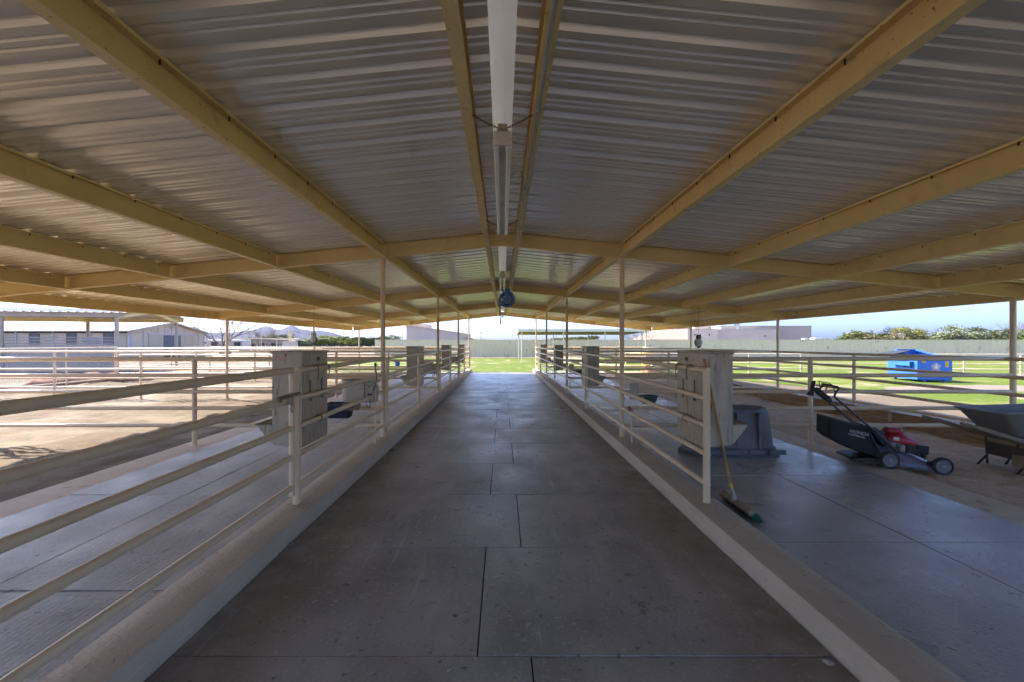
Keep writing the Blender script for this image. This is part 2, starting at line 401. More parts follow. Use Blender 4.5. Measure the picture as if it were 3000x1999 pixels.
# stall floors
def stall(sgn, name, m, ylines):
    struct(MB().box(min(sgn*1.969, sgn*4.43), max(sgn*1.969, sgn*4.43), -5, 25.1, -.06, .018).build('stall_bed', m_seam))
    mb = MB(); r2 = random.Random(5+sgn)
    for k in range(len(ylines)-1):
        for a, c in ((1.972, 3.227), (3.234, 4.428)):
            y0, y1 = ylines[k]+.003, ylines[k+1]-.003
            h = .03 + r2.uniform(-.002,.002); t = r2.uniform(-.003,.003)
            vs = [(sgn*a,y0,.01),(sgn*c,y0,.01),(sgn*c,y1,.01),(sgn*a,y1,.01),(sgn*a,y0,h),(sgn*c,y0,h+t),(sgn*c,y1,h+t),(sgn*a,y1,h)]
            mb.add(vs, [(4,5,6,7),(0,1,5,4),(1,2,6,5),(2,3,7,6),(3,0,4,7)])
    struct(mb.build(name, m, bevel=.003))
    ap = MB()
    yy = [-5, -1.9, 1.05, 4.02, 6.9, 9.9, 12.9, 15.9, 18.9, 21.9, 25.1]
    for k in range(len(yy)-1):
        ap.box(min(sgn*4.432, sgn*4.90), max(sgn*4.432, sgn*4.90), yy[k]+.004, yy[k+1]-.004, -.10, .024)
    struct(ap.build('concrete_apron', m_apron, bevel=.006))
stall(-1, 'stall_floor', m_matl, [2.85-1.79*4+1.79*k for k in range(17)])
stall(1, 'stall_floor', m_matr, [3.54-1.775*4+1.775*k for k in range(17)])

# ------------------------------------------------------------------ the open stable
def zb(x): return 3.065 - .101*abs(x)      # underside of the rafters
stable = thing('open_stable', 'long open sided horse stable with tan steel frame and ribbed metal roof over the aisle', 'stable', (0, 10, 0))
SX = 8.27
Y0, Y1 = -5.2, 25.0
def roof_sheet(sgn):
    prof = []
    P = .305
    n = int((Y1-Y0)/P)+1
    base = [(0,0),(.046,0),(.054,.014),(.070,.014),(.078,0),(.112,0),(.120,.014),(.136,.014),(.144,0),(.186,0),(.204,.036),(.278,.036),(.296,.0)]
    pts = []
    for k in range(n):
        for u, h in base: pts.append((Y0 + k*P + u, h))
    pts = [p for p in pts if p[0] <= Y1]
    mb = MB(); vs = []; fs = []
    xs = [.075, 2.8, 5.5, SX]
    for (y, h) in pts:
        for x in xs: vs.append((sgn*x, y, zb(x)+.207+h))
    w = len(xs)
    for i in range(len(pts)-1):
        for j in range(w-1):
            fs.append((i*w+j, i*w+j+1, (i+1)*w+j+1, (i+1)*w+j))
    mb.add(vs, fs)
    o = wpart(mb, 'roof_sheet', m_roof, stable)
    s = o.modifiers.new('gauge', 'SOLIDIFY'); s.thickness = .0012; s.offset = 1 if sgn < 0 else -1
    return o
roof_sheet(-1); roof_sheet(1)
mb = MB()
zr = zb(.16)+.207+.037
mb.prism([(-.24,zr-.012),(-.01,zr+.035),(.01,zr+.035),(.24,zr-.012),(.24,zr-.009),(0,zr+.04),(-.24,zr-.009)], Y0, Y1)
wpart(mb, 'ridge_cap', m_cap, stable)
# rafters: steel channels following the roof pitch
for yl in LINES:
    mb = MB()
    for sgn in (-1, 1):
        a, c = 0.0, 8.12
        def zz(x, dz): return zb(x)+dz
        for y0, y1, d0, d1 in ((yl-.004, yl+.004, .004, .2045), (yl-.038, yl+.038, .0, .006), (yl-.038, yl+.038, .199, .205), (yl-.038, yl-.034, .006, .02), (yl+.034, yl+.038, .006, .02)):
            vs = [(sgn*a,y0,zz(a,d0)),(sgn*c,y0,zz(c,d0)),(sgn*c,y1,zz(c,d0)),(sgn*a,y1,zz(a,d0)),(sgn*a,y0,zz(a,d1)),(sgn*c,y0,zz(c,d1)),(sgn*c,y1,zz(c,d1)),(sgn*a,y1,zz(a,d1))]
            mb.add(vs, [(0,3,2,1),(4,5,6,7),(0,1,5,4),(1,2,6,5),(2,3,7,6),(3,0,4,7)])
    wpart(mb, 'rafter', m_beam, stable)
# purlins: C channels, open towards the ridge, one length per bay
def purlin_mesh(sgn, x, y0, y1):
    mb = MB(); h = .198; fl = .066; t = .005; tilt = .101*1
    z0 = zb(x) + .005
    o = sgn * x
    def q(x0, x1, za, zb_):
        mb.box(min(o+sgn*x0, o+sgn*x1), max(o+sgn*x0, o+sgn*x1), y0, y1, z0+za, z0+zb_)
    q(0, t, 0, h); q(-fl, 0, 0, t); q(-fl, 0, h-t, h); q(-fl, -fl+t*.6, t, .02); q(-fl, -fl+t*.6, h-.02, h-t)
    mb.cur = 1
    k = y0+.12
    while k < y1:
        mb.box(o-sgn*.03-.004, o-sgn*.03+.004, k-.004, k+.004, z0+h-t-.028, z0+h-t+.001); k += .61
    return mb
for sgn in (-1, 1):
    for x in (.19, 1.84, 3.45, 5.06, 6.66, 8.17):
        for i in range(len(LINES)-1):
            y0, y1 = LINES[i]+.045, LINES[i+1]-.045
            if x == 8.17: y0, y1 = LINES[i]+.0, LINES[i+1]-.004
            wpart(purlin_mesh(sgn, x if x > .3 else .258, y0, y1), 'purlin', [m_rusty if x < 2 else m_beam, m_screw], stable)
# columns
for sgn in (-1, 1):
    for yl in LINES:
        for x in (1.83, 7.82):
            mb = MB()
            mb.tube([(sgn*x, yl, .15 if x < 3 else -.06), (sgn*x, yl, zb(x)-.011)], .036 if x < 3 else .038, 16)
            mb.box(sgn*x-.07, sgn*x+.07, yl-.05, yl+.05, zb(x)-.012, zb(x)-.004)
            wpart(mb, 'column', m_pipe, stable, smooth=40)
# conduit clipped under the ridge purlin
mb = MB(); mb.tube([(.222, -4, 3.022), (.222, 24.7, 3.022)], .0135, 8)
for k in range(20): mb.box(.204, .24, -3+1.45*k, -3+1.45*k+.018, 3.005, 3.041)
wpart(mb, 'conduit', m_cond, stable, smooth=40)

# ------------------------------------------------------------------ pipe fences
RZ = [1.335, 1.083, .833, .581, .317]
def fence(name, label, cat, a, b, posts, zs=RZ, r=.0245, pr=.031, foot=-.06, m=None, group=None, ztop=None, n=12):
    """Pipe fence from a to b (ground points); posts: list of parameters along a-b in metres."""
    m = m or m_pipe
    A = Vector((a[0], a[1], 0)); B = Vector((b[0], b[1], 0)); d = (B-A).normalized()
    root = thing(name, label, cat, A, 0, group)
    for z in zs:
        mb = MB(); mb.tube([A+Vector((0,0,z)), B+Vector((0,0,z))], r, n)
        wpart(mb, 'rail', m, root, smooth=40)
    for p in posts:
        q = A + d*p; mb = MB()
        mb.tube([q+Vector((0,0,foot)), q+Vector((0,0,(ztop or zs[0])+.004))], pr, n)
        wpart(mb, 'post', m, root, smooth=40)
    return root
XF = 1.83
half = BAY/2
# aisle fences (posts between the columns)
pl = [0, half+2.92] + [2.92+half+BAY*k for k in (1,2)]
y_s = 4.05
fence('pipe_fence', 'tan five rail pipe fence along the left kerb of the aisle, behind the near gate', 'fence', (-XF, y_s), (-XF, 25.0), [0, 5.90, 11.85, 17.80, 20.9], foot=.149)
fence('pipe_fence', 'tan five rail pipe fence along the right kerb, its capped end post beside the broom', 'fence', (XF, y_s), (XF, 25.0), [0.03, 5.90, 11.85, 17.80, 20.9], foot=.149)
ob = [o for o in D.objects if o.name.startswith('pipe_fence')]
# gate on the left
gate = thing('pipe_gate', 'tan five rail pipe gate beside the camera, latched to the left aisle post', 'gate', (-XF, 3.96, 0))
for z in RZ:
    wpart(MB().tube([(-XF, .2, z+.006), (-XF, 3.955, z+.006)], .0275, 14), 'rail', m_pipe, gate, smooth=40)
wpart(MB().tube([(-XF, 3.955, .25), (-XF, 3.955, 1.36)], .0245, 14), 'end_upright', m_pipe, gate, smooth=40)
mb = MB(); mb.tube([(-XF+.045, 3.62, 1.135), (-XF+.045, 4.0, 1.135)], .015, 10)
mb.tube([(-XF+.045, 3.66, 1.135), (-XF+.045, 3.66, 1.10)], .012, 8)
wpart(mb, 'slide_bolt', m_galvb, gate, smooth=40)
mb = MB()
for yy in (3.80, 3.88):
    mb.tube([(-XF+.03*math.cos(t)+.012, yy, 1.10+.045*math.sin(t)) for t in [k*PI/6 for k in range(13)]], .007, 6)
mb.tube([(-XF+.055, 3.84+.02*math.sin(t), 1.03+.035*math.cos(t)) for t in [k*PI/6 for k in range(13)]], .006, 6)
wpart(mb, 'latch_ring', m_galv, gate, smooth=40)
# slim gate uprights clamped beside the left columns
left_fence = [o for o in D.objects if o.name == 'pipe_fence'][0]
for k in range(4):
    y = LINES[2+k]-.005
    mb = MB(); mb.tube([(-XF+.062, y, .26), (-XF+.062, y, 1.36)], .02, 12)
    for z in RZ[::2]: mb.box(-XF+.02, -XF+.055, y-.02, y+.02, z-.015, z+.015)
    wpart(mb, 'gate_upright', m_pipe, left_fence, smooth=40)

# cross fences of the stalls and paddock runs
nearness = ['nearest', 'second', 'third', 'farthest']
for i, yl in enumerate(LINES[2:]):
    lab = ['first tan cross fence on the left, from the near column to the sunny sand',
           'second tan cross fence on the left, beyond the near stall, sunlit past the outer column',
           'third tan cross fence on the left, two stalls away, reaching the wire mesh corner',
           'last tan cross fence on the left, closing the farthest stall before the lawn'][i]
    fence('cross_fence', lab, 'fence', (-XF-.036, yl), (-16.0, yl), [2.85, 8.4, 10.85, 14.1], r=.030, pr=.034, group='cross fences on the left')
    lab = ['first tan cross fence on the right, behind the lawn mower and grey tub',
           'second tan cross fence on the right, one stall beyond the mower',
           'third tan cross fence on the right, two stalls beyond the mower',
           'last tan cross fence on the right, closing the farthest stall before the lawn'][i]
    fence('cross_fence', lab, 'fence', (XF+.036, yl), (7.78, yl), [2.85], r=.030, pr=.034, group='cross fences on the right')
fence('outer_fence', 'tan pipe fence above the timber boards at the outer edge of the right stalls', 'fence', (7.69, -4.5), (7.69, 24.9), [14.45, 14.45-BAY, 14.45+BAY, 14.45+2*BAY], zs=[1.335,1.06,.80,.545,.30], r=.029, pr=.034)
# end fence with wire mesh on the far left
ef = fence('mesh_fence', 'tan pipe fence with fine wire mesh at the far end of the left paddocks', 'fence', (-16.0, 3.5), (-16.0, 18.9), [13.2, 10.2, 7.2, 15.3], zs=[1.39, .98, .12])
mb = MB(); yy = 3.5
while yy < 18.9:
    mb.bar((-15.97, yy, .02), (-15.97, yy, .98), .004, .004); yy += .075
for k in range(14): mb.bar((-15.972, 3.5, .03+k*.07), (-15.972, 18.9, .03+k*.07), .004, .004)
wpart(mb, 'wire_mesh', m_wire, ef)
fence('run_fence', 'tan pipe fence along the far end of the left paddocks beyond the mesh corner', 'fence', (-16.0, 19.0), (-16.0, 25.0), [3, 5.9], zs=[1.34,1.06,.80,.545])

# timber kick boards under the right outer fence
kb = thing('kick_boards', 'brown timber kick boards stacked two high along the right sand edge', 'timber boards', (7.58, 8, 0))
rnd = random.Random(4)
segs = [-4.5, -.4, 4.3, 8.87, 13.4, 17.9, 22.4, 24.9]
for k in range(len(segs)-1):
    for lo, hi in ((-.06, .096), (.100, .24)):
        dx = rnd.uniform(-.004, .004)
        wpart(MB().box(7.56+dx, 7.60+dx, segs[k]+.003, segs[k+1]-.003, lo, hi+rnd.uniform(-.004,.004)), 'board', m_wood, kb, bevel=.004)
for y in segs[2:6]:
    mb = MB(); mb.box(7.551, 7.5558, y-.045, y+.045, .05, .255); mb.cur = 1
    for z in (.09,.14,.2):
        mb.box(7.547, 7.551, y-.03, y-.02, z, z+.01); mb.box(7.547, 7.551, y+.02, y+.03, z, z+.01)
    wpart(mb, 'splice_plate', [m_galv, m_screw], kb)

# ------------------------------------------------------------------ hay feeders on the rails
def make_feeder(sgn, label):
    # local: origin on the kerb-line below the near lower corner; y away from the camera, x towards the stall (sgn)
    t = thing('hay_feeder', label, 'feeder', (sgn*1.865, 4.24, 0), 0, 'galvanized feeders hung on the aisle rails')
    W = .61
    def X(v): return sgn*v
    prof_side = [(0,.60),(.24,.62),(.28,.64),(.41,.815),(.285,.80),(.285,1.485),(0,1.485)]
    mb = MB(); mb.prism([(X(x), z) for x, z in [(0,.60),(.27,.625),(.283,.66),(.283,1.485),(0,1.485)]], 0, W)
    mb.build('hopper', m_galv, t, bevel=.006)
    # trough with an open top
    mb = MB()
    P = [(.283,.645),(.30,.655),(.425,.815),(.418,.822),(.292,.672),(.284,.672)]
    mb.prism([(X(x), z) for x, z in P], .004, W-.004)
    for y0 in (.001, W-.004): mb.prism([(X(x), z) for x, z in [(.284,.64),(.30,.652),(.428,.818),(.284,.818)]], y0, y0+.003)
    mb.build('trough', m_galv, t)
    mb = MB(); mb.box(min(X(.285),X(.43)), max(X(.285),X(.43)), -.004, .006, .812, .826); mb.box(min(X(.425),X(.437)), max(X(.425),X(.437)), -.004, W+.004, .812, .826)
    mb.build('trough_lip', m_galvb, t)
    mb = MB(); mb.box(min(X(-.012),X(.295)), max(X(-.012),X(.295)), -.014, W+.012, 1.478, 1.503)
    mb.build('lid', m_galv, t, bevel=.008)
    # raised back panel on the aisle side, latch and slots
    mb = MB(); mb.box(min(X(-.0045),X(0)), max(X(-.0045),X(0)), .02, W-.012, .64, 1.40); mb.build('back_panel', m_galv, t, bevel=.003)
    mb = MB(); mb.lathe([(.016,0),(.016,.012),(.010,.012),(.010,.006)], 8, Matrix.Translation((X(-.002), .36, 1.42)) @ Matrix.Rotation(-sgn*PI/2, 4, 'Y'))
    mb.box(min(X(-.004),X(-.001)), max(X(-.004),X(-.001)), .33, .40, 1.40, 1.44)
    mb.build('latch', m_galvb, t)
    for yy in (.16, .44):
        mb = MB(); mb.box(min(X(-.013),X(-.0048)), max(X(-.013),X(-.0048)), yy-.008, yy+.008, 1.02, 1.22)
        mb.tube([(X(-.008), yy, 1.04), (X(-.014), yy, 1.02), (X(-.02), yy, 1.035)], .006, 6)
        mb.build('slot', m_galvb, t)
    # straps over the top rail, ring round the third rail
    for yy in (.20, .47):
        mb = MB(); cx = -.035; pts = []
        for k in range(9):
            a = PI*(k/8)
            pts.append((X(cx+.036*math.cos(a)), yy, 1.335+.034*math.sin(a)))
        pts = [(X(.002), yy, 1.26)] + pts + [(X(cx-.037), yy, 1.27), (X(cx-.03), yy, 1.22)]
        for i in range(len(pts)-1): mb.bar(pts[i], pts[i+1], .02, .004, up=(X(1),0,.3))
        mb.build('hanger_strap', m_galvb, t)
    mb = MB(); mb.tube([(X(-.035+.033*math.cos(2*PI*k/14)), .30, .833+.033*math.sin(2*PI*k/14)) for k in range(15)], .005, 6)
    mb.build('rail_ring', m_galvb, t, smooth=50)
    return t
fl = make_feeder(-1, 'galvanized hay feeder hung behind the near left gate post, red sticker on its side')
mb = MB(); mb.box(-.245, -.145, -.0035, -.0005, 1.415, 1.452); mb.build('sticker', m_redlab, fl)
fr = make_feeder(1, 'galvanized hay feeder beside the broom, hung on the right aisle rail end')
LL = ['galvanized feeder with red sticker on the left aisle rail, one stall beyond the near one', 'galvanized feeder with red sticker on the left aisle rail, two stalls beyond the near one', 'farthest galvanized feeder with red sticker on the left aisle rail, near the lawn']
RR = ['galvanized feeder on the right aisle rail, one stall beyond the broom', 'galvanized feeder on the right aisle rail, two stalls beyond the broom', 'farthest galvanized feeder on the right aisle rail, near the lawn']
for k in range(1, 4):
    dup(fl, (-1.865, 4.24+BAY*k-.12*(k > 1), 0), None, LL[k-1]); dup(fr, (1.865, 4.24+BAY*k-.1, 0), None, RR[k-1])

# ------------------------------------------------------------------ waterers
def waterer_left():
    t = thing('stall_waterer', 'beige rounded water trough with grey hose on the near left aisle rail', 'waterer', (-1.9, 6.45, 0), 0, 'beige water troughs on the left rails')
    ring = []
    for k in range(13):
        a = PI/2 + PI*k/12
        ring.append((-.23+.14*math.cos(a), .02+.17*math.sin(a)))
    outer = [(-.02, .19)] + ring + [(-.02, -.15)]
    mb = MB(); n = len(outer)
    def sc(f, z): return [((x+.15)*f-.15, (y-.02)*f+.02, z) for x, y in outer]
    mb.loft([sc(.90,.752), sc(.98,.77), sc(1,.80), sc(1,1.03), sc(1.05,1.035), sc(1.05,1.06), sc(.93,1.06), sc(.92,.86)], cap=True)
    mb.build('trough', m_beige, t, smooth=35)
    mb = MB(); mb.box(-.018, .10, -.12, -.10, .74, 1.03); mb.box(-.018,.10,-.10,.15,.74,.99); mb.build('valve_box', m_beige, t, bevel=.008)
    mb = MB(); mb.box(.04,.055,-.124,-.119,.96,.99); mb.lathe([(.008,0),(.008,.004)], 8, Matrix.Translation((.0,-.12,.99)) @ Matrix.Rotation(PI/2,4,'X')); mb.build('knob', m_navy, t)
    mb = MB(); mb.tube([(.10,-.01,.15),(.10,-.01,1.28)], .011, 8); mb.build('standpipe', m_pipe, t, smooth=40)
    mb = MB(); mb.tube([(.10,-.01,1.28),(.105,-.03,1.26),(.125,-.05,1.17),(.135,-.06,1.08),(.12,-.08,.98),(.095,-.10,.90),(.07,-.125,.86),(.04,-.13,.845)], .0075, 8)
    mb.tube([(.03,-.13,.84),(.06,-.15,.80),(.075,-.15,.74),(.06,-.15,.69),(.03,-.14,.685),(.01,-.12,.72)], .008, 8); mb.build('hose', m_hosegrey, t, smooth=50)
    mb = MB(); mb.box(.09,.115,-.03,.01,1.24,1.30); mb.box(.03,.09,-.15,-.12,.845,.875); mb.build('hose_coupling', m_bplas, t, bevel=.004)
    mb = MB(); mb.box(.115,.145,-.022,-.008,1.262,1.275); mb.build('tap_handle', m_redv, t, bevel=.003)
    return t
w = waterer_left()
for k, lab in enumerate(['beige water trough on the left rail beside the second aisle column', 'beige water trough on the left rail beside the third aisle column']):
    dup(w, (-1.9, 6.45+BAY*(k+1), 0), None, lab)
def waterer_right():
    t = thing('stall_waterer', 'dark teal water bowl with beige plate and red tap on the near right aisle rail', 'waterer', (1.9, 6.55, 0), 0, 'teal water bowls on the right rails')
    MB().box(-.075, .06, -.01, .003, .77, .995).build('back_plate', m_beige, t, bevel=.003)
    mb = MB()
    for x in (.0,.04): mb.lathe([(.006,0),(.006,.005)], 8, Matrix.Translation((x,-.010,.80)) @ Matrix.Rotation(PI/2,4,'X'))
    mb.build('bolt', m_galvb, t)
    mb = MB(); mb.lathe([(.015,.70),(.07,.705),(.115,.735),(.135,.80),(.147,.806),(.147,.822),(.132,.822),(.125,.80),(.10,.745),(.0,.735)], 24, Matrix.Translation((.20,.02,0)))
    mb.build('bowl', m_teal, t, smooth=40)
    mb = MB(); mb.lathe([(.022,0),(.026,.03),(.018,.05)], 12, Matrix.Translation((.095,-.1,.79)) @ Matrix.Rotation(-PI/2,4,'X')); mb.build('float_valve', m_brass, t, smooth=40)
    mb = MB(); mb.tube([(-.045,-.02,.15),(-.045,-.02,.63)], .011, 8); mb.build('standpipe', m_pipe, t, smooth=40)
    mb = MB(); mb.tube([(-.04,-.03,.60),(-.01,-.04,.565),(.03,-.05,.555),(.065,-.06,.59),(.085,-.07,.65),(.09,-.08,.74)], .007, 8); mb.build('supply_hose', m_pipe, t, smooth=50)
    mb = MB(); mb.lathe([(.016,0),(.02,.03),(.012,.05)], 10, Matrix.Translation((-.045,-.02,.60))); mb.build('tap', m_alum, t, smooth=40)
    MB().box(-.087, -.073, -.05, .01, .60, .67).build('tap_handle', m_redv, t, bevel=.003)
    return t
w = waterer_right()
for k, lab in enumerate(['dark teal water bowl on the right rail beside the second aisle column', 'dark teal water bowl on the right rail beside the third aisle column']):
    dup(w, (1.9, 6.55+BAY*(k+1), 0), None, lab)
# corner bucket feeder on the left cross fence
t = thing('feed_bucket', 'dark navy rectangular feed tub hung on the near left cross fence', 'feed tub', (-2.42, 6.78, 0))
def rrect(hx, hy, r, z, cx=0, cy=0, n=4):
    out = []
    for (sx, sy, a0) in ((1,1,0),(-1,1,PI/2),(-1,-1,PI),(1,-1,3*PI/2)):
        for k in range(n+1):
            a = a0 + PI/2*k/n
            out.append((cx+sx*(hx-r)+r*math.cos(a), cy+sy*(hy-r)+r*math.sin(a), z))
    return out
mb = MB(); mb.loft([rrect(.15,.10,.03,.47), rrect(.185,.135,.03,.66), rrect(.205,.15,.03,.665), rrect(.205,.15,.03,.685), rrect(.18,.13,.03,.685), rrect(.145,.095,.03,.50)])
mb.build('tub', m_navy, t, smooth=35)
mb = MB(); mb.box(.10,.34,-.165,-.152,.60,.64); mb.box(.10,.36,-.19,-.166,.655,.70); mb.build('bracket', m_barrowwood, t, bevel=.003)
t = thing('feed_bucket', 'bright blue bucket hung on the last left cross fence, in front of the lawn', 'bucket', (-5.7, 24.72, 0))
mb = MB(); mb.lathe([(.11,.28),(.145,.60),(.155,.60),(.155,.62),(.14,.62),(.105,.30),(0,.30)], 20, None); mb.build('pail', m_blue, t, smooth=40)
mb = MB(); mb.tube([(-.15+.0, .0, .6),(-.1,0.03,.74),(0,.05,.80),(.1,.03,.74),(.15,0,.6)], .004, 6); mb.build('bail_handle', m_galv, t)

# ------------------------------------------------------------------ strip lights, hose reel
def strip_light(label, y0=2.95):
    t = thing('strip_light', label, 'light fixture', (0, y0, 2.95), 0, 'fluorescent strip lights under the ridge')
    Lg = 2.46; zt = 0
    mb = MB(); mb.prism([(-.03,-.062),(.03,-.062),(.034,-.05),(.046,-.012),(.046,0),(-.046,0),(-.046,-.012),(-.034,-.05)], .02, Lg-.02)
    mb.build('housing', m_lamp, t, bevel=.002)
    for yy in (0, Lg-.02):
        MB().box(-.058, .058, yy, yy+.02, -.088, .006).build('end_plate', m_lamp, t, bevel=.004)
    for xx in (-.042, .042):
        mb = MB(); mb.tube([(xx, .045, -.07), (xx, Lg-.045, -.07)], .0185, 12); mb.build('fluorescent_tube', m_tubeglass, t, smooth=40)
        for yy in (.022, Lg-.045): 
            MB().box(xx-.02, xx+.02, yy, yy+.023, -.092, -.045).build('lamp_holder', m_white, t, bevel=.003)
    mb = MB(); mb.box(-.036, .036, -.03, 0, 0, .004); mb.box(-.03,.03,-.045,-.03,.0,.03); mb.build('hanger', m_galv, t)
    for yy in (-.03, Lg+.01):
        for sgn in (-1, 1):
            mb = MB(); a = Vector((sgn*.035, yy, .012)); b = Vector((sgn*.20, yy-.0, .10)); n = 11
            for k in range(n):
                p = a.lerp(b, (k+.5)/n) - Vector((0,0,.006*math.sin(PI*(k+.5)/n)))
                d = (b-a).normalized(); up = Vector((0,1,0)) if k % 2 else Vector((0,0,1)); side = d.cross(up).normalized()
                pts = []
                for q in range(9):
                    u = 2*PI*q/8
                    pts.append(p + d*(.0125*math.cos(u)) + side*(.0065*math.sin(u)))
                mb.tube(pts, .0022, 5, cap=False)
            mb.build('chain', m_chain, t)
    mb = MB(); mb.tube([(.05,.85,-.03),(.09,.82,.03),(.14,.82,.055),(.175,.9,.03),(.178,1.15,-.0),(.172,1.45,.02),(.19,1.6,.055),(.215,1.65,.07)], .006, 7)
    mb.build('cable', m_cond, t, smooth=50)
    return t
s0 = strip_light('long two tube strip light on chains under the ridge, closest to the camera')
for k, lab in enumerate(['two tube strip light under the ridge just in front of the blue hose reel', 'two tube strip light under the ridge just behind the blue hose reel', 'farthest two tube strip light under the ridge at the lawn end']):
    dup(s0, (0, 2.95+BAY*(k+1), 2.95), None, lab)

hr = thing('hose_reel', 'blue spring hose reel hanging from the ridge with its hose dangling', 'hose reel', (.125, 12.3, 2.76))
RY = Matrix.Rotation(PI/2, 4, 'X')
for yy in (-.085, .085):
    mb = MB(); n = 28
    mb.lathe([(.205,-.014),(.217,-.006),(.217,.006),(.205,.014),(.178,.014),(.170,.004),(.170,-.004),(.178,-.014),(.205,-.014)], n, Matrix.Translation((0,yy,0)) @ RY, cap=False)
    for q in range(5):
        a = 2*PI*q/5+.3; mb.bar((.05*math.cos(a),yy,.05*math.sin(a)),(.175*math.cos(a),yy,.175*math.sin(a)),.03,.008,up=(0,1,0))
    mb.build('reel_disc', m_reel, hr, smooth=40)
mb = MB(); mb.lathe([(.10,-.085),(.10,.085)], 24, RY); mb.build('drum', m_reel, hr, smooth=40)
mb = MB(); 
for k in range(5): 
    pts = [((.135+.012*(k%2))*math.cos(2*PI*q/24), -.06+.03*k, (.135+.012*(k%2))*math.sin(2*PI*q/24)) for q in range(25)]
    mb.tube(pts, .013, 7, cap=False)
mb.build('coiled_hose', m_hose, hr, smooth=60)
mb = MB(); mb.prism([(-.06,.02),(-.075,.27),(.075,.27),(.06,.02),(.045,-.06),(-.045,-.06)], -.125, -.115)
mb.box(-.075,.075,-.125,.02,.262,.275); mb.prism([(-.06,-.02),(-.21,-.185),(-.185,-.21),(.0,-.06)], -.135, -.126)
mb.build('bracket', m_reel, hr, bevel=.004)
mb = MB(); mb.cur = 0
for (x, z) in ((-.02,.10),(.02,.10),(0,0),(-.035,.04),(-.03,-.04)): mb.lathe([(.009,0),(.009,.008)], 8, Matrix.Translation((x,-.125,z)) @ RY)
mb.build('bolt', m_brass, hr)
mb = MB(); mb.box(-.225,-.165,-.15,-.07,-.225,-.17); mb.build('hose_guide', m_reel, hr, bevel=.006)
mb = MB(); mb.tube([(-.19,-.10,-.22),(-.192,-.10,-.40),(-.18,-.10,-.57)], .013, 9); mb.build('hose', m_hose, hr, smooth=50)
mb = MB(); mb.tube([(-.18,-.10,-.56),(-.178,-.10,-.60),(-.176,-.10,-.61),(-.174,-.10,-.68)], [.02,.018,.014,.026], 10); mb.build('nozzle', m_redv, hr, smooth=40)

# hanging bird decoys
def decoy(name, label, loc, top, pale):
    t = thing(name, label, 'bird decoy', loc)
    a, b = (m_owlg, m_owlw) if not pale else (m_owlw, m_owlg)
    MB().lathe([(.0,-.03),(.05,-.02),(.078,.03),(.085,.09),(.07,.14),(.05,.16)], 16).build('body', b if not pale else a, t, smooth=50)
    mb = MB(); mb.lathe([(.05,.155),(.062,.17),(.068,.205),(.058,.24),(.03,.258),(0,.262)], 16)
    for s in (-1,1): mb.tube([(s*.04,-.01,.235),(s*.055,-.012,.285)], [.018,.002], 6)
    mb.build('head', a, t, smooth=50)
    mb = MB()
    for s in (-1,1): mb.loft([[(s*.06,-.03,.14),(s*.075,.03,.14),(s*.06,.04,.14)],[(s*.09,-.035,.06),(s*.10,.03,.06),(s*.08,.04,.06)],[(s*.05,-.02,-.06),(s*.06,.02,-.06),(s*.045,.025,-.06)]])
    mb.build('wing', m_owlg, t, smooth=50)
    mb = MB()
    for s in (-1,1): mb.lathe([(.016,0),(.012,.006),(0,.007)], 10, Matrix.Translation((s*.026,-.06,.205)) @ Matrix.Rotation(PI/2,4,'X'))
    mb.build('eye', m_yellow if not pale else m_screw, t)
    mb = MB(); mb.lathe([(0,-.09),(.03,-.085),(.04,-.05),(.03,-.025)], 10); mb.build('tail', m_owlg, t, smooth=50)
    mb = MB(); mb.tube([(0,0,.255),(0,0,top-loc[2])], .0025, 5); mb.build('hanging_wire', m_screw, t)
    return t
decoy('owl_decoy', 'grey plastic owl decoy dangling on a wire from the right roof purlin', (5.02, 11.65, 1.53), zb(5.02)+.03, False)
d2 = decoy('bird_decoy', 'white plastic bird decoy dangling on a wire beside a left outer column', (-5.02, 12.1, 1.60), zb(5.02)+.03, True)

# ------------------------------------------------------------------ upturned tank, broom, mower, wheelbarrow
TKS = .95
tk = thing('stock_tank', 'upturned blue grey rubber stock tank on the stall floor beside the broom', 'stock tank', (3.2, 6.47, .03))
N = 48
def oval(hx, hy, z, grooves=0, e=2.7):
    out = []
    for k in range(N):
        a = 2*PI*k/N; c, s_ = math.cos(a), math.sin(a)
        r = (abs(c)**e + abs(s_)**e)**(-1/e)
        f = 1 - (grooves if k % 6 == 0 else 0)
        out.append((hx*TKS*r*c*f, hy*r*s_*f, z))
    return out
mb = MB()
mb.loft([oval(.70,.385,.0), oval(.705,.39,.02), oval(.66,.35,.045), oval(.655,.345,.11), oval(.625,.325,.125), oval(.60,.305,.30,.03), oval(.575,.285,.50,.03), oval(.555,.27,.60,.015), oval(.535,.255,.635), oval(.51,.235,.645), oval(.50,.225,.62)])
mb.build('shell', m_tank, tk, smooth=38)
mb = MB()
for k in range(-9, 10):
    x = k*.055; w = .215*math.sqrt(max(.05, 1-(abs(x)/.52)**3))
    mb.box(x-.008, x+.008, -w, w, .615, .642)
for k in range(-3, 4):
    y = k*.06; L2 = .49*math.sqrt(max(.05, 1-(abs(y)/.24)**3))
    mb.box(-L2, L2, y-.008, y+.008, .615, .6405)
mb.build('grid', m_tank, tk)
mb = MB(); mb.box(-.37,-.23,-.315,-.27,.52,.63); mb.lathe([(.04,0),(.04,.02),(.022,.022),(.022,.045)], 12, Matrix.Translation((-.30,-.312,.57)) @ Matrix.Rotation(PI/2,4,'X')); mb.build('drain_plug', m_bplas, tk, bevel=.004)
for x in (-.02, .28, -.47):
    MB().prism([(x-.022,.12),(x+.022,.12),(x+.018,.60),(x-.018,.60)], -.335 if abs(x) < .4 else -.30, -.25).build('rib', m_tank, tk, bevel=.006)
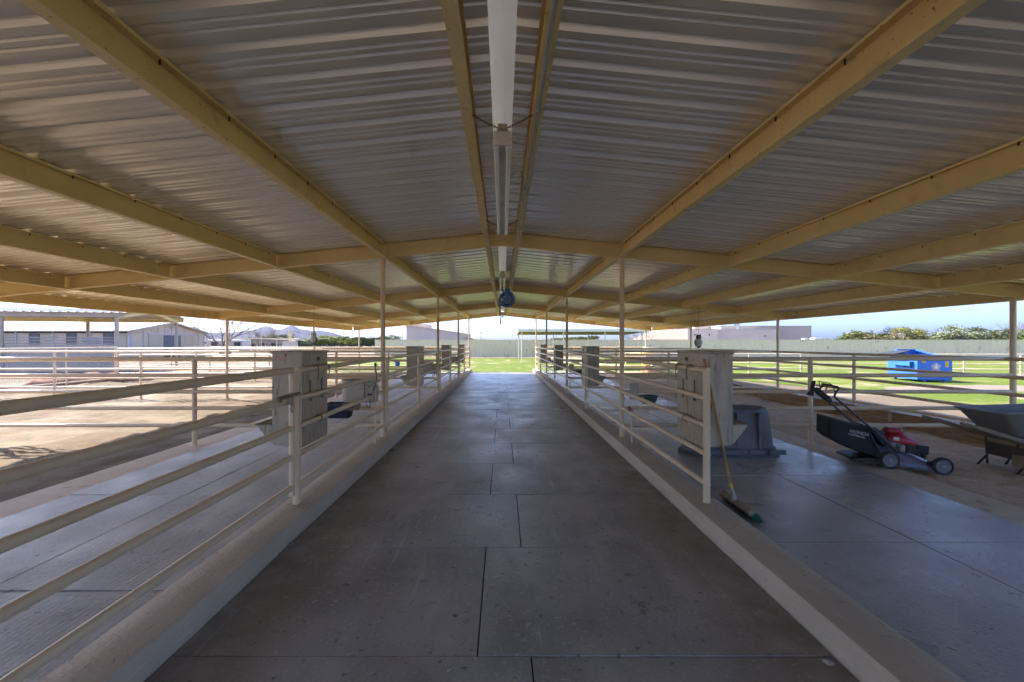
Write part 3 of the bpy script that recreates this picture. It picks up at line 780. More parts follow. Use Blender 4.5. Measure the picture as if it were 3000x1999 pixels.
mb = MB(); mb.box(-.27,-.09,-.338,-.325,.19,.27); mb.cur = 1; mb.box(-.255,-.105,-.3395,-.338,.225,.257); mb.build('label_plate', [m_galv, m_tank], tk)
for x in (-.44,-.12,.22,.50):
    MB().box(x-.11, x+.11, -.372, -.33, .045, .11).build('foot_pad', m_tank, tk, bevel=.012)

br = thing('push_broom', 'push broom with wooden handle and green bristles leaning beside the right end post', 'broom', (2.13, 4.2, .03))
mb = MB(); mb.tube([(.0,0,.12),(-.02,0,.22),(-.268,0,1.40)], [.014,.0125,.0125], 12); mb.build('handle', m_broomwood, br, smooth=40)
mb = MB(); mb.tube([(-.018,0,.215),(-.026,0,.255)], .0145, 12); mb.build('collar', m_yellow, br, smooth=40)
mb = MB(); mb.tube([(.012,0,.09),(-.017,0,.214)], [.026,.017], 12); mb.build('socket', m_galv, br, smooth=40)
Mh = Matrix.Translation((.015,-.02,.085)) @ Matrix.Rotation(math.radians(-35),4,'Y')
mb = MB(); mb.box(-.032,.032,-.27,.27,-.022,.022, Mh); mb.build('block', m_broomblock, br, bevel=.012)
mb = MB(); rb = random.Random(8)
for k in range(1500):
    a = Vector((rb.uniform(-.026,.026), rb.uniform(-.268,.268), -.02)); l = rb.uniform(.075,.105)
    d = Vector((rb.gauss(0,.18)+a.x*4, rb.gauss(0,.15), -1)).normalized()
    p = Mh @ a; q = Mh @ (a+d*l)
    if q.z < .002: q.z = .002+rb.uniform(0,.004); q.x += .02
    mb.bar(p, q, .0035, .0035)
mb.build('bristles', m_bristle, br)

# ---- lawn mower: local x forward, y left, z up; origin under the rear axle
mw = thing('lawn_mower', 'black and red walk behind lawn mower parked half on the sand', 'lawn mower', (4.82, 5.86, .03), math.radians(-14))
mw.rotation_euler = (0, math.radians(4.5), math.radians(-14))
def wheel(parent, x, y, r, w, side, name='wheel'):
    root = MB()
    Mx = Matrix.Translation((x, y, r)) @ Matrix.Rotation(PI/2, 4, 'X')
    root.lathe([(r*.70,-w*.42),(r*.9,-w*.5),(r*.985,-w*.32),(r,-w*.12),(r,w*.12),(r*.985,w*.32),(r*.9,w*.5),(r*.70,w*.42)], 30, Mx, cap=False)
    o = root.build(name, m_tyre, parent, smooth=50)
    rim = MB(); sg = -side
    rim.lathe([(r*.74,-w*.40),(r*.74,w*.40)], 26, Mx, cap=False)
    rim.lathe([(r*.76,w*.40*sg),(r*.70,w*.44*sg),(r*.62,w*.28*sg),(r*.30,w*.20*sg),(r*.22,w*.40*sg),(r*.0,w*.42*sg)], 26, Mx, cap=False)
    for k in range(12):
        a = 2*PI*k/12
        c = Mx @ Vector((r*.46*math.cos(a), r*.46*math.sin(a), w*.25*sg)); 
        p = Mx @ Vector((r*.27*math.cos(a), r*.27*math.sin(a), w*.27*sg)); q = Mx @ Vector((r*.64*math.cos(a), r*.64*math.sin(a), w*.32*sg))
        rim.bar(p, q, .006, .008)
    rim.build('rim', m_rim, o, smooth=40)
    hub = MB(); hub.lathe([(r*.13,w*.40*sg),(r*.13,w*.50*sg),(r*.07,w*.53*sg),(0,w*.53*sg)], 12, Mx, cap=False); hub.build('hub', m_alum, o, smooth=40)
    return o
wheel(mw, 0, -.265, .108, .05, -1); wheel(mw, 0, .265, .108, .05, 1)
wheel(mw, .55, -.255, .108, .05, -1); wheel(mw, .55, .255, .108, .05, 1)
mb = MB(); secs = [(-.10,.22,.235,.05),(-.03,.235,.265,.045),(.05,.24,.26,.04),(.15,.245,.235,.04),(.27,.25,.20,.04),(.38,.245,.165,.04),(.46,.225,.14,.045),(.52,.18,.115,.055),(.56,.11,.09,.06)]
rings = []
for x, hw, top, bot in secs:
    r_ = []
    prof = [(-1,0),(-1.02,.12),(-.98,.35),(-.86,.58),(-.66,.80),(-.42,.95),(0,1.0),(.42,.95),(.66,.80),(.86,.58),(.98,.35),(1.02,.12),(1,0)]
    for u, v in prof: r_.append((x, hw*u, bot+(top-bot)*v))
    rings.append(r_)
mb.loft(rings); mb.build('deck', m_deck, mw, smooth=50)
for s in (-1, 1):
    mb = MB(); mb.prism([(.40,.075),(.44,.14),(.52,.155),(.57,.14),(.57,.09),(.50,.07)], s*.20-.02, s*.20+.03); mb.build('front_bracket', m_bplas, mw, bevel=.008)
mb = MB(); mb.lathe([(.12,.19),(.12,.23),(.10,.24),(.10,.325),(.085,.335)], 20, Matrix.Translation((.16,0,0))); mb.build('engine_block', m_alum, mw, smooth=40)
mb = MB(); rings = []
for x, hw, z0, z1 in [(-.0,.10,.345,.37),(.03,.145,.325,.40),(.11,.16,.315,.43),(.20,.16,.31,.43),(.29,.145,.30,.39),(.37,.12,.29,.355),(.40,.09,.29,.325)]:
    rings.append([(x, hw*u, z0+(z1-z0)*v) for u, v in [(-1,0),(-1.02,.35),(-.93,.75),(-.7,.95),(0,1.05),(.7,.95),(.93,.75),(1.02,.35),(1,0)]])
mb.loft(rings); sh = mb.build('engine_cover', m_redp, mw, smooth=45)
mb = MB(); mb.lathe([(.085,.385),(.09,.40),(.085,.435),(.06,.448),(0,.452)], 20, Matrix.Translation((.14,0,.025)) @ Matrix.Diagonal((1.25,1,1,1)))
for k in range(9): mb.box(.07+k*.017, .076+k*.017, -.06, .06, .474, .482)
mb.build('recoil_cap', m_redp, mw, smooth=35)
mb = MB(); mb.box(.07,.13,-.170,-.160,.345,.385); mb.build('sticker', m_letter, mw)
mb = MB(); 
for k in range(7): mb.box(.23, .34, -.15, -.05, .215+k*.013, .222+k*.013)
mb.box(.24,.33,-.14,-.06,.20,.305); mb.build('cooling_fins', m_steelblk, mw)
mb = MB(); mb.box(.34,.455,-.155,-.02,.205,.315)
for k in range(7): mb.box(.375,.459,-.159,-.016,.215+k*.014,.221+k*.014)
mb.build('muffler', m_bplas, mw, bevel=.01)
mb = MB(); mb.lathe([(.03,.17),(.034,.18),(.034,.25),(.02,.262)], 14, Matrix.Translation((.17,-.16,.04))); mb.tube([(.13,-.15,.31),(.15,-.17,.26),(.20,-.16,.23)], .008, 6); mb.build('carburettor', m_alum, mw, smooth=40)
mb = MB(); mb.lathe([(.03,.30),(.036,.31),(.036,.335),(.03,.345)], 14, Matrix.Translation((-.02,-.08,.09))); mb.build('fuel_cap', m_bplas, mw, smooth=40)
# grass bag
P2 = [(-.66,.545),(-.645,.31),(-.575,.255),(-.381,.17),(-.114,.115),(-.075,.165),(-.11,.27),(-.21,.44),(-.243,.467),(-.434,.505)]
mb = MB()
def inset(P, k): 
    cx = sum(p[0] for p in P)/len(P); cz = sum(p[1] for p in P)/len(P)
    return [(cx+(x-cx)*k, cz+(z-cz)*k) for x, z in P]
Pi = inset(P2, .93)
mb.loft([[(x, -.205, z) for x, z in Pi], [(x, -.185, z) for x, z in P2], [(x, .185, z) for x, z in P2], [(x, .205, z) for x, z in Pi]])
bag = mb.build('grass_bag', m_black, mw, bevel=.012, seg=2)
Mt = Matrix.Translation((-.425,-.2075,.388)) @ Matrix.Rotation(math.radians(7),4,'Y') @ Matrix.Rotation(PI/2,4,'X') @ Matrix.Diagonal((1.02,1,1,1))
o = text_mb('HONDA', .057, Mt).build('bag_lettering', m_letter, bag)
Mt = Matrix.Translation((-.44,-.2075,.355)) @ Matrix.Rotation(math.radians(8),4,'Y') @ Matrix.Rotation(PI/2,4,'X') @ Matrix.Diagonal((.90,1,1,1))
o = text_mb('COMMERCIAL', .034, Mt).build('bag_lettering', m_letter, bag)
mb = MB(); mb.tube([(-.24,-.212,.465),(-.078,-.212,.17)], .010, 8); mb.tube([(-.243,-.205,.472),(-.243,.205,.472)], .010, 8); mb.build('bag_frame', m_mtube, bag, smooth=40)
mb = MB(); mb.prism([(-.235,.49),(-.12,.475),(-.05,.41),(.05,.30),(-.02,.25),(-.10,.34),(-.20,.45)], -.17, .17); mb.build('discharge_flap', m_bplas, mw, bevel=.01)
mb = MB(); mb.prism([(-.385,.04),(-.36,.065),(-.24,.09),(-.10,.11),(-.08,.085),(-.11,.02),(-.16,.015)], -.22, .22); mb.build('trail_shield', m_bplas, mw, bevel=.006)
# handle
for s in (-1, 1):
    mb = MB(); y = s*.235
    mb.tube([(.10,y,.20),(.05,y,.25),(-.16,y,.435),(-.615,y,.80),(-.64,y,.83),(-.625,y,.875),(-.595,y*.99,.93),(-.605,y*.92,.945)], .0125, 10)
    mb.build('handle_tube', m_mtube, mw, smooth=60)
mb = MB(); mb.tube([(-.605,-.22,.945),(-.62,-.16,.948),(-.65,.0,.952),(-.62,.16,.948),(-.605,.22,.945)], .015, 10); mb.build('grip_bar', m_bplas, mw, smooth=60)
mb = MB(); mb.tube([(-.615,-.222,.84),(-.65,-.20,.955),(-.67,-.15,.98),(-.68,.15,.98),(-.65,.20,.955),(-.615,.222,.84)], .006, 8); mb.build('control_bail', m_mtube, mw, smooth=60)
mb = MB(); mb.prism([(-.71,.86),(-.66,.90),(-.50,.78),(-.46,.715),(-.51,.70),(-.66,.80)], .20, .265); mb.build('control_housing', m_bplas, mw, bevel=.015)
mb = MB(); mb.prism([(-.57,.86),(-.55,.865),(-.535,.92),(-.51,.93),(-.515,.945),(-.55,.93)], .212, .226); mb.box(-.58,-.51,.262,.275,.73,.78); mb.build('throttle_lever', m_orange, mw, bevel=.003)
mb = MB(); mb.prism([(-.79,.78),(-.75,.84),(-.735,.97),(-.69,.985),(-.70,.86),(-.70,.765)], .20, .24); mb.build('drive_lever', m_bplas, mw, bevel=.01)
mb = MB(); mb.tube([(-.63,.24,.85),(-.48,.255,.71),(-.2,.24,.49),(-.08,.2,.42),(0.05,.1,.36)], .004, 6); mb.tube([(-.22,-.12,.50),(-.12,-.08,.46),(.03,-.06,.43),(.10,-.02,.43)], .0035, 6); mb.build('control_cable', m_hose, mw, smooth=60)
mb = MB(); mb.lathe([(.02,0),(.02,.014),(.012,.016)], 10, Matrix.Translation((-.17,-.248,.445)) @ Matrix.Rotation(PI/2,4,'X')); mb.lathe([(.016,0),(.016,.012)], 10, Matrix.Translation((.04,-.248,.262)) @ Matrix.Rotation(PI/2,4,'X')); mb.build('handle_knob', m_bplas, mw, smooth=40)

# ---- wheelbarrow: local x from the grips to the wheel
wb = thing('wheelbarrow', 'dark grey poly wheelbarrow with wooden handles on the sand at the right edge', 'wheelbarrow', (5.53, 5.74, -.03), math.radians(-2))
for s in (-1, 1):
    mb = MB()
    p = [Vector((0, s*.26, .645)), Vector((.16, s*.26, .60)), Vector((.75, s*.225, .42)), Vector((1.45, s*.12, .24))]
    mb.tube(p[:2], [.019,.022], 10); mb.bar(p[1], p[2], .045, .05); mb.bar(p[2], p[3], .045, .05)
    mb.build('handle', m_barrowwood, wb, bevel=.006)
    mb = MB(); 
    mb.bar((.78,s*.235,.40),(.80,s*.235,.0),.028,.006, up=(0,1,0)); mb.bar((.80,s*.235,.008),(1.02,s*.235,.008),.028,.008); mb.bar((1.02,s*.235,.008),(1.14,s*.18,.31),.028,.006, up=(0,1,0))
    mb.bar((.80,s*.235,.008),(.66,s*.235,.008),.03,.008); mb.bar((.66,s*.235,.01),(.785,s*.235,.14),.028,.005, up=(0,1,0))
    mb.build('leg', m_steelblk, wb)
MB().box(.772,.782,-.235,.235,.17,.335).build('leg_brace', m_steelblk, wb, bevel=.004)
def trayring(x0, x1, w0, w1, z, r=.08, z1=None):
    out = []
    pts = [(x0,-w0),(x1,-w1),(x1,w1),(x0,w0)]
    for i in range(4):
        p = Vector(pts[i]); a = (Vector(pts[i-1])-p).normalized(); b = (Vector(pts[(i+1)%4])-p).normalized()
        for k in range(6):
            t_ = k/5; q = p + a*r*(1-t_)**2 + b*r*t_**2
            out.append((q.x, q.y, z + (0 if z1 is None else (z1-z)*(q.x-x0)/(x1-x0))))
    return out
mb = MB()
mb.loft([trayring(.70,1.25,.17,.15,.455,.07,.37), trayring(.64,1.40,.22,.20,.50,.10,.44), trayring(.44,1.78,.31,.33,.755,.10,.80), trayring(.415,1.81,.335,.355,.757,.10,.802), trayring(.415,1.81,.335,.355,.775,.10,.82), trayring(.45,1.77,.30,.32,.773,.10,.818), trayring(.66,1.38,.20,.18,.515,.10,.455)])
tray = mb.build('tray', m_tray, wb, smooth=45)
mb = MB()
for (x, w_, h_) in ((.93,.075,.075),(1.0,.085,.11),(1.075,.075,.08)):
    yb = -.268 - (0)*.0
    def tp(x_, z_): 
        f = (z_-.50)/(.755-.50); return (x_, -(.215+(.318-.215)*f)-.006, z_)
    z0_ = .60
    mb.add([tp(x-w_/2,z0_), tp(x+w_/2,z0_), tp(x+.008,z0_+h_), tp(x-.006,z0_+h_*.9)], [(0,1,2,3)])
mb.build('emblem', m_letter, tray)
wo = wheel(wb, 1.42, 0, .19, .095, -1)
mb = MB(); mb.tube([(1.42,-.14,.19),(1.42,.14,.19)], .01, 8); mb.build('axle', m_steelblk, wb)
for s in (-1,1): 
    mb = MB(); mb.bar((1.42,s*.115,.19),(1.42,s*.12,.25),.03,.01, up=(1,0,0)); mb.build('axle_bracket', m_steelblk, wb)
# small cart cut by the frame edge
ct = thing('hand_cart', 'weathered wooden hand cart with a small black wheel at the right frame edge', 'cart', (6.22, 5.36, -.02))
MB().box(0,.5,-.2,.2,.10,.24).build('bed', m_barrowwood, ct, bevel=.006)
wheel(ct, .09, -.235, .06, .035, -1); wheel(ct, .42, -.235, .06, .035, -1)

# ------------------------------------------------------------------ dumpster
dm = thing('dumpster', 'bright blue front load dumpster with yellow stickers on the right lawn', 'dumpster', (17.32, 19.0, -.05), math.radians(-8))
# local: x to the right along the face turned to the camera (1.45 m), y away (2.0 m)
W, L_ = 1.30, 1.78
mb = MB()
mb.box(0, W, 0, L_, .09, .93)
mb.build('body', m_blue, dm, bevel=.012)
def slab(a, b, c, d, m_, nm, th=.03):
    mb = MB(); A = [Vector(p) for p in (a,b,c,d)]; n_ = (A[1]-A[0]).cross(A[3]-A[0]).normalized()*th
    mb.add([*A, *[p-n_ for p in A]], [(0,1,2,3),(7,6,5,4),(0,4,5,1),(1,5,6,2),(2,6,7,3),(3,7,4,0)]); return mb.build(nm, m_, dm)
# hopper: side walls lean inwards to a raised rim at the back
zt, zl = 1.32, .93
A0=(0,0,zl); A1=(W,0,zl); A2=(W,L_,zl); A3=(0,L_,zl)
B0=(.07,.04,.965); B1=(W-.07,.04,.965); B2=(W-.24,L_-.1,zt); B3=(.24,L_-.1,zt)
slab(A0,A3,B3,B0, m_blue,'hopper_side'); slab(A2,A1,B1,B2, m_blue,'hopper_side'); slab(A3,A2,B2,B3, m_blue,'hopper_back')
mb = MB(); mb.bar(B0,B3,.05,.05); mb.bar(B1,B2,.05,.05); mb.bar(B3,B2,.05,.05); mb.bar(B0,B1,.05,.05); mb.build('rim', m_blue, dm)
mb = MB(); mb.add([(.08,.08,.945),(W-.08,.08,.945),(W-.08,L_-.08,.945),(.08,L_-.08,.945)], [(0,1,2,3)]); mb.build('interior_shade', m_darkblue, dm)  # flat dark sheet imitating the shaded hollow of the hopper
mb = MB(); mb.prism([(0.0,1.30),(-.62,1.16),(-.62,1.14),(0.0,1.27)], .7, L_-.1, axis='y'); lid = mb.build('lid', m_ironblk, dm)
lid.location = (.22, 0, 0)
mb = MB(); mb.box(-.16,0,.20,1.30,.66,.84); mb.cur = 1; mb.box(-.135,-.02,.195,.20,.685,.815)  # dark end face painted as the shaded mouth of the pocket
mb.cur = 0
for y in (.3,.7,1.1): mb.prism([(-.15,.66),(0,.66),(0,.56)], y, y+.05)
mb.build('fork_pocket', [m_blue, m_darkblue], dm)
mb = MB(); mb.box(W,W+.15,.30,1.40,.66,.84); mb.build('fork_pocket', m_blue, dm)
for x in (.25, W-.3): MB().box(x,x+.08,.02,.10,0,.092).build('foot', m_blue, dm)
for x in (.25, W-.3): MB().box(x,x+.08,L_-.10,L_-.02,0,.092).build('foot', m_blue, dm)
for (x0,x1,z0,z1) in ((.17,.30,.80,.90),(1.04,1.16,.62,.86)):
    mb = MB(); mb.box(x0,x1,-.005,-.001,z0,z1); mb.cur = 1
    for k in range(3): mb.box(x0+.03,x1-.03,-.007,-.005,z0+(z1-z0)*(.25+.22*k),z0+(z1-z0)*(.33+.22*k))
    mb.build('sticker', [m_yellow, m_screw], dm)
mb = MB(); mb.box(-.005,-.001,1.60,1.72,.89,.92); mb.build('sticker', m_yellow, dm)
mb = MB(); cx, cz = .70, .63
def star(n, r0, r1, y, rot=0): return [(cx+(r0 if k%2==0 else r1)*math.sin(rot+PI*k/n), y, cz+(r0 if k%2==0 else r1)*math.cos(rot+PI*k/n)) for k in range(2*n)]
for k in range(5):
    a = 2*PI*k/5; px, pz = cx+.115*math.sin(a), cz+.115*math.cos(a)
    ring = [(px+.065*math.sin(2*PI*q/14), -.002, pz+.065*math.cos(2*PI*q/14)) for q in range(14)]; mb.cur = 0; mb.add(ring, [tuple(range(14))])
    ring = [(px+.050*math.sin(2*PI*q/14), -.004, pz+.050*math.cos(2*PI*q/14)) for q in range(14)]; mb.cur = 1; mb.add(ring, [tuple(range(14))])
    ring = [(px+.024*math.sin(2*PI*q/10), -.006, pz+.024*math.cos(2*PI*q/10)) for q in range(10)]; mb.cur = 0; mb.add(ring, [tuple(range(10))])
mb.cur = 0; mb.add(star(5,.12,.05,-.008), [tuple(range(10))])
mb.build('emblem', [m_letter, m_redp], dm)

# ------------------------------------------------------------------ lawn fences, sage boundary fence, shade shelter
def lawn_fence(label, a, b, posts):
    return fence('lawn_fence', label, 'fence', a, b, posts, zs=[1.0,.51,.24], r=.027, pr=.035, foot=-.06)
lawn_fence('low three rail pale pipe fence crossing the lawn behind the dumpster', (8.5,24.6), (34,22.2), [4.6+2.62*k for k in range(8)])
lawn_fence('low three rail pale pipe fence on the lawn left of the yellow implement', (8.6,24.7), (3.0,33.5), [2.5,5,7.5,10])
def boundary():
    t = thing('boundary_fence', 'tall sage green ribbed metal fence along the back of the lawn', 'fence', (0,49.6,0))
    prof = []; x = -13.9
    while x < 78:
        for u, h in ((0,0),(.20,0),(.225,.03),(.275,.03)): prof.append((x+u, h))
        x += .30
    mb = MB(); vs = []; fs = []
    for (x, h) in prof: vs += [(x, 49.6-h, .03), (x, 49.6-h, 1.89)]
    for i in range(len(prof)-1): fs.append((2*i, 2*i+2, 2*i+3, 2*i+1))
    mb.add(vs, fs)
    o = wpart(mb, 'panel', m_gfence, t); so = o.modifiers.new('gauge','SOLIDIFY'); so.thickness = .01
    mb = MB(); mb.box(-13.95, 78, 49.55, 49.66, 1.885, 1.93); wpart(mb, 'top_trim', m_gfence, t)
    k = -13.9; 
    while k < 78:
        wpart(MB().box(k, k+.07, 49.62, 49.69, -.06, 1.88), 'post', m_gfence, t); k += 6
    mb = MB(); vs = []; fs = []; yy = 49.6; i = 0; pr = []
    while yy < 64:
        for u, h in ((0,0),(.20,0),(.225,.03),(.275,.03)): pr.append((yy+u, h))
        yy += .3
    for (y, h) in pr: vs += [(-13.9-h, y, .03), (-13.9-h, y, 1.89)]
    for i in range(len(pr)-1): fs.append((2*i, 2*i+2, 2*i+3, 2*i+1))
    mb.add(vs, fs); wpart(mb, 'return_panel', m_gfence, t)
boundary()
sh = thing('shade_shelter', 'open cream metal shade shelter on thin posts in front of the back fence', 'shelter', (6.5, 42, 0))
mb = MB(); vs = []; fs = []; pr = []; x = 1.35
while x < 11.9:
    for u, h in ((0,0),(.28,0),(.31,.03),(.37,.03),(.40,0)): pr.append((x+u, h))
    x += .45
for (x, h) in pr: vs += [(x, 37.6, 2.70+h), (x, 45.2, 2.52+h)]
for i in range(len(pr)-1): fs.append((2*i,2*i+1,2*i+3,2*i+2))
mb.add(vs, fs); wpart(mb, 'roof', m_brownmet, sh).modifiers.new('gauge','SOLIDIFY').thickness = .006
wpart(MB().box(1.3,12.0,37.55,37.6,2.50,2.71), 'fascia', m_cream, sh)
for (x0,x1) in ((1.33,1.38),(11.9,11.95)):
    mb = MB(); mb.prism([(37.605,2.50),(45.2,2.32),(45.2,2.51),(37.605,2.695)], x0, x1, axis='x')
    wpart(mb, 'side_fascia', m_brownmet, sh)
mb = MB()
for y in (38.2, 41.4, 44.8): mb.bar((1.4,y,2.70-.0237*(y-37.6)-.09),(11.9,y,2.70-.0237*(y-37.6)-.09),.06,.15)
wpart(mb, 'purlin', m_brownmet, sh)
for x in (1.6, 5.05, 8.5, 11.6):
    for y in (37.7, 45.0):
        wpart(MB().tube([(x,y,-.06),(x,y,2.5 if y < 40 else 2.35)], .05, 10), 'post', m_cream, sh, smooth=40)

# yellow implement on the lawn
yi = thing('yellow_implement', 'yellow farm implement with white ribbed drum parked beyond the right stalls', 'farm implement', (7.95, 25.6, -.055))
MB().box(-.10,.32,-.15,.15,.0,.42).build('pedestal', m_yellow, yi, bevel=.02)
mb = MB(); mb.bar((-.75,0,.99),(.60,0,.96),.12,.10); mb.bar((-.05,0,.42),(.15,0,.95),.10,.10); mb.build('boom', m_yellow, yi, bevel=.01)
mb = MB(); mb.bar((-.55,-.1,.55),(.05,-.1,.80),.05,.05); mb.bar((-.2,.05,1.05),(.25,.05,1.22),.05,.05); mb.build('strut', m_cream, yi)
mb = MB(); mb.lathe([(.12,0),(.14,.02),(.14,.38),(.12,.40)], 16, Matrix.Translation((.52,0,.0)))
for k in range(6): mb.lathe([(.142,.03+k*.06),(.15,.05+k*.06),(.142,.07+k*.06)], 16, Matrix.Translation((.52,0,0)), cap=False)
mb.build('drum', m_whitemet, yi, smooth=40)
MB().box(.75,1.6,-.2,.2,.06,.32).build('tool_box', m_greymet, yi, bevel=.02)

# ------------------------------------------------------------------ buildings
# beige building behind the fence, left of the aisle end
b1 = thing('stucco_building', 'beige stucco building with a sloping parapet behind the fence left of the aisle', 'building', (-9, 70, 0))
P_ = [(-12.7,60.2),(-6.3,90),(-11,96),(-17.5,84)]
mb = MB(); hs = [3.9, 3.15, 3.15, 3.9]
mb.add([(x,y,-.06) for x,y in P_]+[(x,y,h) for (x,y),h in zip(P_,hs)], [(0,1,5,4),(1,2,6,5),(2,3,7,6),(3,0,4,7),(4,5,6,7)])
wpart(mb, 'wall', m_stucco, b1)
mb = MB()
for (i,j) in ((0,1),(3,0)):
    a = Vector((*P_[i],hs[i]+.06)); c = Vector((*P_[j],hs[j]+.06)); mb.bar(a,c,.34,.13)
wpart(mb, 'parapet_cap', m_stuccol, b1)
wpart(MB().box(-15.9,-13.0,79,84,3.0,4.85), 'penthouse', m_stuccod, b1)
mb = MB(); mb.prism([(-6.4,2.35),(-5.2,2.15),(-5.2,2.3),(-6.4,2.62)], 84, 92); wpart(mb, 'porch_roof', m_tile, b1)
for y in (84.5, 91.5): wpart(MB().box(-5.45,-5.25,y,y+.2,-.06,2.2), 'porch_post', m_wood, b1)
# large house on the right
b2 = thing('flat_roof_house', 'mauve stucco house with clay tile wing behind the fence on the right', 'house', (37, 74, 0))
wpart(MB().box(36.5,51.6,76,90,-.06,4.45), 'main_block', m_stuccod, b2)
wpart(MB().box(32.6,42.2,70.2,76-.003,-.06,3.55), 'low_block', m_stucco, b2)
wpart(MB().box(32.55,42.25,70.15,75.99,3.553,3.68), 'parapet', m_whitemet, b2)
wpart(MB().box(28.2,32.9,69.5,74,-.06,3.62), 'cream_block', m_stuccol, b2)
wpart(MB().box(28.15,32.95,69.45,74.05,3.622,3.70), 'parapet', m_whitemet, b2)
wpart(MB().box(33.8,36.4,80,86,3.3,5.2), 'roof_room', m_stuccol, b2)
wpart(MB().box(30.0,33.7,82,88,3.3,5.0), 'roof_room', m_stuccod, b2)
mb = MB(); mb.add([(22.0,69.0,2.05),(28.14,69.0,2.05),(28.14,79,2.05),(22.0,79,2.05),(25.6,73.4,3.85),(28.14,73.4,3.85),(28.14,75.6,3.85),(25.6,75.6,3.85)], [(0,1,5,4),(1,2,6,5),(2,3,7,6),(3,0,4,7),(4,5,6,7),(0,3,2,1)])
rf = wpart(mb, 'tile_roof', m_tile, b2)
mb = MB(); x = 22.1
while x < 28.1: mb.tube([(x,68.95,2.06),(x+.0,69.3,2.18)], .09, 8); x += .24
wpart(mb, 'tile_edge', m_tile, b2)
wpart(MB().box(22.6,28.13,69.6,78.4,-.06,2.04), 'tile_wing_wall', m_stuccol, b2)
for x in (29.3, 31.5):
    mb = MB(); mb.box(x,x+.16,69.43,69.498,2.7,2.95); wpart(mb, 'scupper', m_dark, b2)
mb = MB(); mb.box(40.4,40.6,69.9,70.199,2.6,2.75); wpart(mb, 'wall_lamp', m_brass, b2)
ld = thing('red_ladder', 'red ladder leaning on the mauve house roof beside the satellite dish', 'ladder', (35.2, 75.8, 3.7))
for xx in (-.25,.25):
    MB().bar((xx,0,-.2),(xx-.05,.19,1.6),.06,.04).build('rail', m_redv, ld)
for k in range(5): MB().bar((-.25,.02+.03*k,.0+.3*k),(.25,.02+.03*k,.0+.3*k),.03,.03).build('rung', m_redv, ld)
sd = thing('satellite_dish', 'white satellite dish on the low roof of the mauve house', 'satellite dish', (38.4, 74.5, 3.6))
mb = MB(); mb.lathe([(0,0),(.3,.04),(.55,.14),(.6,.18),(.58,.19),(.3,.06),(0,.03)], 24, Matrix.Translation((-.15,0,1.05)) @ Matrix.Rotation(math.radians(65),4,'X')); mb.build('reflector', m_whitemet, sd, smooth=40)
mb = MB(); mb.tube([(.1,.1,-.1),(.1,.1,.85)], .06, 8); mb.bar((.1,.1,.85),(.45,-.4,1.1),.05,.05); mb.build('mast', m_whitemet, sd)
rv = thing('camper_trailer', 'white camper trailer roof with air conditioners showing over the right fence', 'trailer', (41, 57, 0))
wpart(MB().box(36.2,41.6,56,58.4,.5,1.98), 'body', m_whitemet, rv, bevel=.15)
wpart(MB().box(38.9,39.9,56.7,57.7,1.985,2.22), 'air_conditioner', m_whitemet, rv, bevel=.08)
wpart(MB().box(37.7,38.2,56.8,57.5,1.985,2.14), 'roof_vent', m_whitemet, rv, bevel=.05)
for x in (38.2, 39.2):
    wo = MB(); wo.lathe([(.0,-.1),(.33,-.1),(.33,.1),(0,.1)], 16, Matrix.Translation((x,55.95,.27)) @ RY); wpart(wo, 'wheel', m_tyre, rv)

# barn on the left
bn = thing('horse_barn', 'long beige horse barn with barred stall windows and low gable roof', 'barn', (-36.8, 50, 0))
X1, Xw = -36.8, -66
ya, yb_ = 45.0, 56.2; ym = (ya+yb_)/2; ze, zr_ = 2.86, 3.86
wpart(MB().box(Xw, X1, ya, yb_, -.07, ze-.05), 'wall', m_barnw, bn)
mb = MB(); mb.prism([(ya,ze-.05),(yb_,ze-.05),(ym,zr_-.08)], X1-.3, X1, axis='x'); wpart(mb, 'gable', m_barnw, bn)
mb = MB()
for sg, ye in ((-1, ya-.45), (1, yb_+.45)):
    zz_ = ze - .08
    vs=[]; fs=[]; x = Xw; pr=[]
    while x < X1+.4:
        for u,h in ((0,0),(.2,0),(.23,.03),(.29,.03),(.32,0)): pr.append((min(x+u,X1+.4),h))
        x += .40
    for (x,h) in pr: vs += [(x, ye, zz_+h), (x, ym, zr_+h)]
    for i in range(len(pr)-1): fs.append((2*i,2*i+1,2*i+3,2*i+2))
    mb.add(vs, fs)
wpart(mb, 'roof', m_barnr, bn).modifiers.new('gauge','SOLIDIFY').thickness = .01
mb = MB()
mb.bar((X1+.40,ya-.45,ze-.16),(X1+.40,ym,zr_-.08),.03,.14); mb.bar((X1+.40,yb_+.45,ze-.16),(X1+.40,ym,zr_-.08),.03,.14); mb.bar((Xw,ya-.45,ze-.13),(X1+.40,ya-.45,ze-.13),.03,.09)
wpart(mb, 'roof_trim', m_barnp, bn)
def win_bars(parent, x0, x1, y, z0, z1, axis):
    mb = MB(); n = int((x1-x0)/.11)
    for k in range(n+1):
        t_ = x0+(x1-x0)*k/n
        if axis == 'x': mb.box(t_-.012,t_+.012,y-.07,y-.05,z0,z1)
        else: mb.box(y+.05,y+.07,t_-.012,t_+.012,z0,z1)
    return wpart(mb, 'window_bars', m_trim, parent)
k = 0; x = X1 - .35
while x > Xw+3.6:
    # from the right: panel, barred window, plain wall, post
    wpart(MB().box(x-1.22, x-.02, ya-.05, ya-.003, 1.05, 2.52), 'stall_door', m_barnp, bn, bevel=.01)
    wpart(MB().box(x-2.32, x-1.27, ya-.03, ya-.002, 1.15, 2.52), 'stall_window', m_dark, bn)
    win_bars(bn, x-2.30, x-1.29, ya, 1.15, 2.52, 'x')
    wpart(MB().box(x-3.66, x-3.52, ya-.09, ya-.003, -.06, 2.68), 'wall_post', m_trim, bn)
    x -= 3.66
